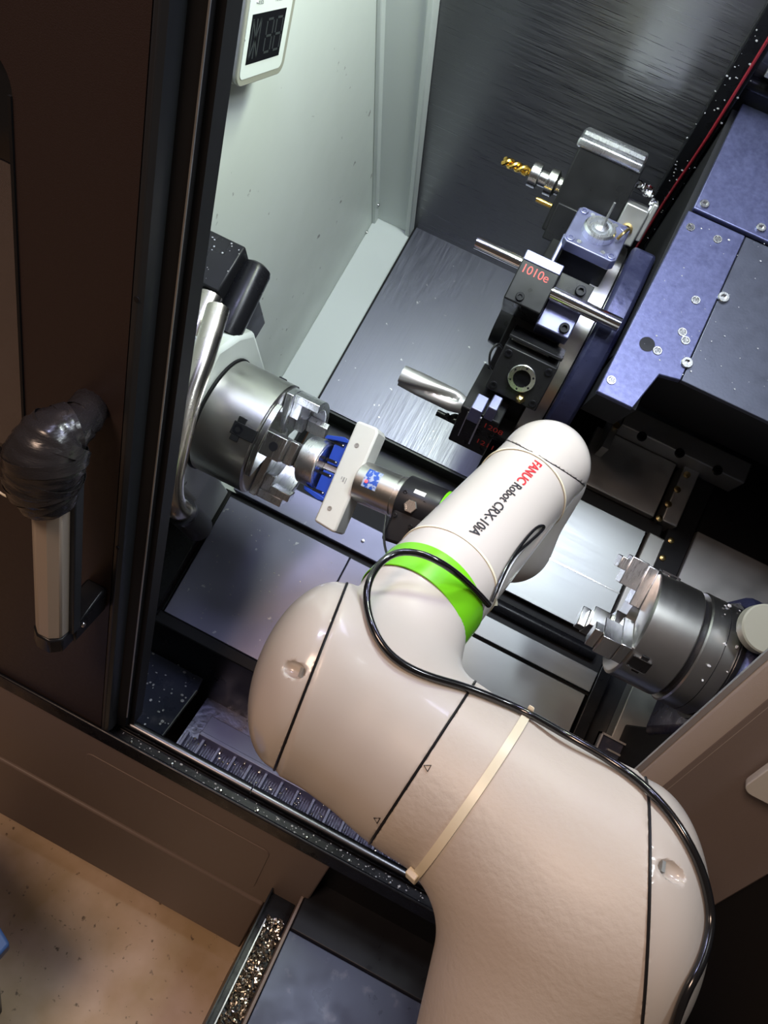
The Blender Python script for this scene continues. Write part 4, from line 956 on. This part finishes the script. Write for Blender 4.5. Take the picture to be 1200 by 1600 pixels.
build(MB(GF).box((x1-.002, -.010, .0172), (x1, -.004, .0176)).box((x1+.002, -.012, .0172), (x1+.003, -.004, .0176)).box((x1-.005, -.008, .0172), (x1-.004, -.004, .0176)), 'faded_print', 'dirt', gp)
build(MB(GF).lathe([(x2-.010, .026), (x2-.008, .0285), (x3, .0285), (x3, .0265), (x3+.003, .0265), (x3+.004, .030), (x4, .030)], seg=56), 'tool_changer', 'chuck', gp)
def onr(rad, a): return (rad*sin(a), rad*cos(a))
lb = MB(GF); lb.sector(.0285, .0291, R(-12), R(42), x2+.004, x2+.025, seg=10); build(lb, 'status_label', 'label', gp, label='blue and white printed status label')
build(MB(GF).ball((x2+.009, *onr(.0292, R(4))), .0022), 'status_light', 'led', gp, label='lit red lamp')
build(MB(GF).lathe([(x4-.002, .031), (x4, .034), (x5-.002, .034), (x5, .033)], seg=56), 'black_flange', 'black', gp, bevel=0)
build(MB(GF).prism([(x4, -.060), (x5, -.055), (x5, .02), (x4, .02)], 2, -.02, .029), 'flange_side', 'black', gp, bevel=.004)
xm = (x4+x5)/2-.006
build(MB(GF).lathe([(.031, .0095), (.0345, .0095), (.0355, .0085), (.0355, .006), (.035, .006), (.035, .0001)], o=(xm, -.006, 0), ax=2, seg=6), 'hex_bolt', 'steel', gp)
for a, b in ((-.014, .012), (.015, .008), (-.015, -.02), (.010, -.026)): socket_screw('small_screw', (xm+a, -.004+b, .0325), 2, .003, .001, 'deepblack', gp, GF)
text('lettering', 'QUICK', .0055, lambda x, y, e: GF.w((xm-.004+x, .016+y, .0312)), 'white_ink', gp) if 0 else None
build(MB(GF).sector(.034, .0343, R(20), R(30), xm-.004, xm+.012, seg=4), 'maker_mark', 'white_ink', gp)
build(MB(GF).lathe([(x5, .033), (x5, .0338), (x5+.030, .0338), (x5+.030, .03)], seg=56), 'green_ring', 'green', gp, label='lime green band')
build(MB(GF).lathe([(x5+.030, .033), (x5+.06, .036)], seg=56), 'wrist_flange', 'robot', gp)
# fingers
xa = gx(508); L_ = x1-.0178-xa-.004
for sgn in (1, -1):
    fg = MB(GF)
    fg.box((xa+.004, min(sgn*.005, sgn*.040), -.012), (x1-.0178, max(sgn*.005, sgn*.040), .010))
    fg.prism([(xa-.012, sgn*.0352), (x1-.0178, sgn*.040), (x1-.0178, sgn*.0445), (x1-.026, sgn*.0465), (xa-.010, sgn*.0405)], 2, -.012, .014)
    fo = build(fg, 'finger', 'blue', gp, bevel=.001, label='blue plastic gripper finger')
    for yy in (.008, .033):
        build(MB(GF).box((x1-.040, min(sgn*yy, sgn*(yy+.004)), .0098), (x1-.022, max(sgn*yy, sgn*(yy+.004)), .0104)), 'slot', 'black', fo)
        build(MB(GF).ball((x1-.024, sgn*(yy+.002), .0112), .0018), 'screw', 'steel', fo)
build(MB(GF).box((xa, -.003, -.006), (x1-.0175, .004, .004)), 'centre_pin', 'gripw', gp)
wpz = thing('workpiece', 'short turned aluminium disc held between the blue gripper fingers', 'workpiece', CF.w(G0))
xb_ = gx(480)
build(MB(GF).lathe([(xb_, .030), (xb_+.002, .0345), (xa-.003, .0345), (xa-.001, .0340), (xa, .032)], seg=64), 'disc', 'alu', wpz, label='milled aluminium disc')
build(MB(GF).lathe([(xa, .031), (xa+.0006, .031), (xa+.0006, .008), (xa, .008)], seg=48), 'turned_face', 'steel', wpz)
cable('gripper_cable', [(603, 805, .99), (600, 840, .97), (606, 868, .95), (625, 890, .93)], .0016, 'cable', 'thin black cable hanging from the silver tool changer')

for o in bpy.data.objects:
    for k in ('_o', '_w'):
        if k in o.keys(): del o[k]
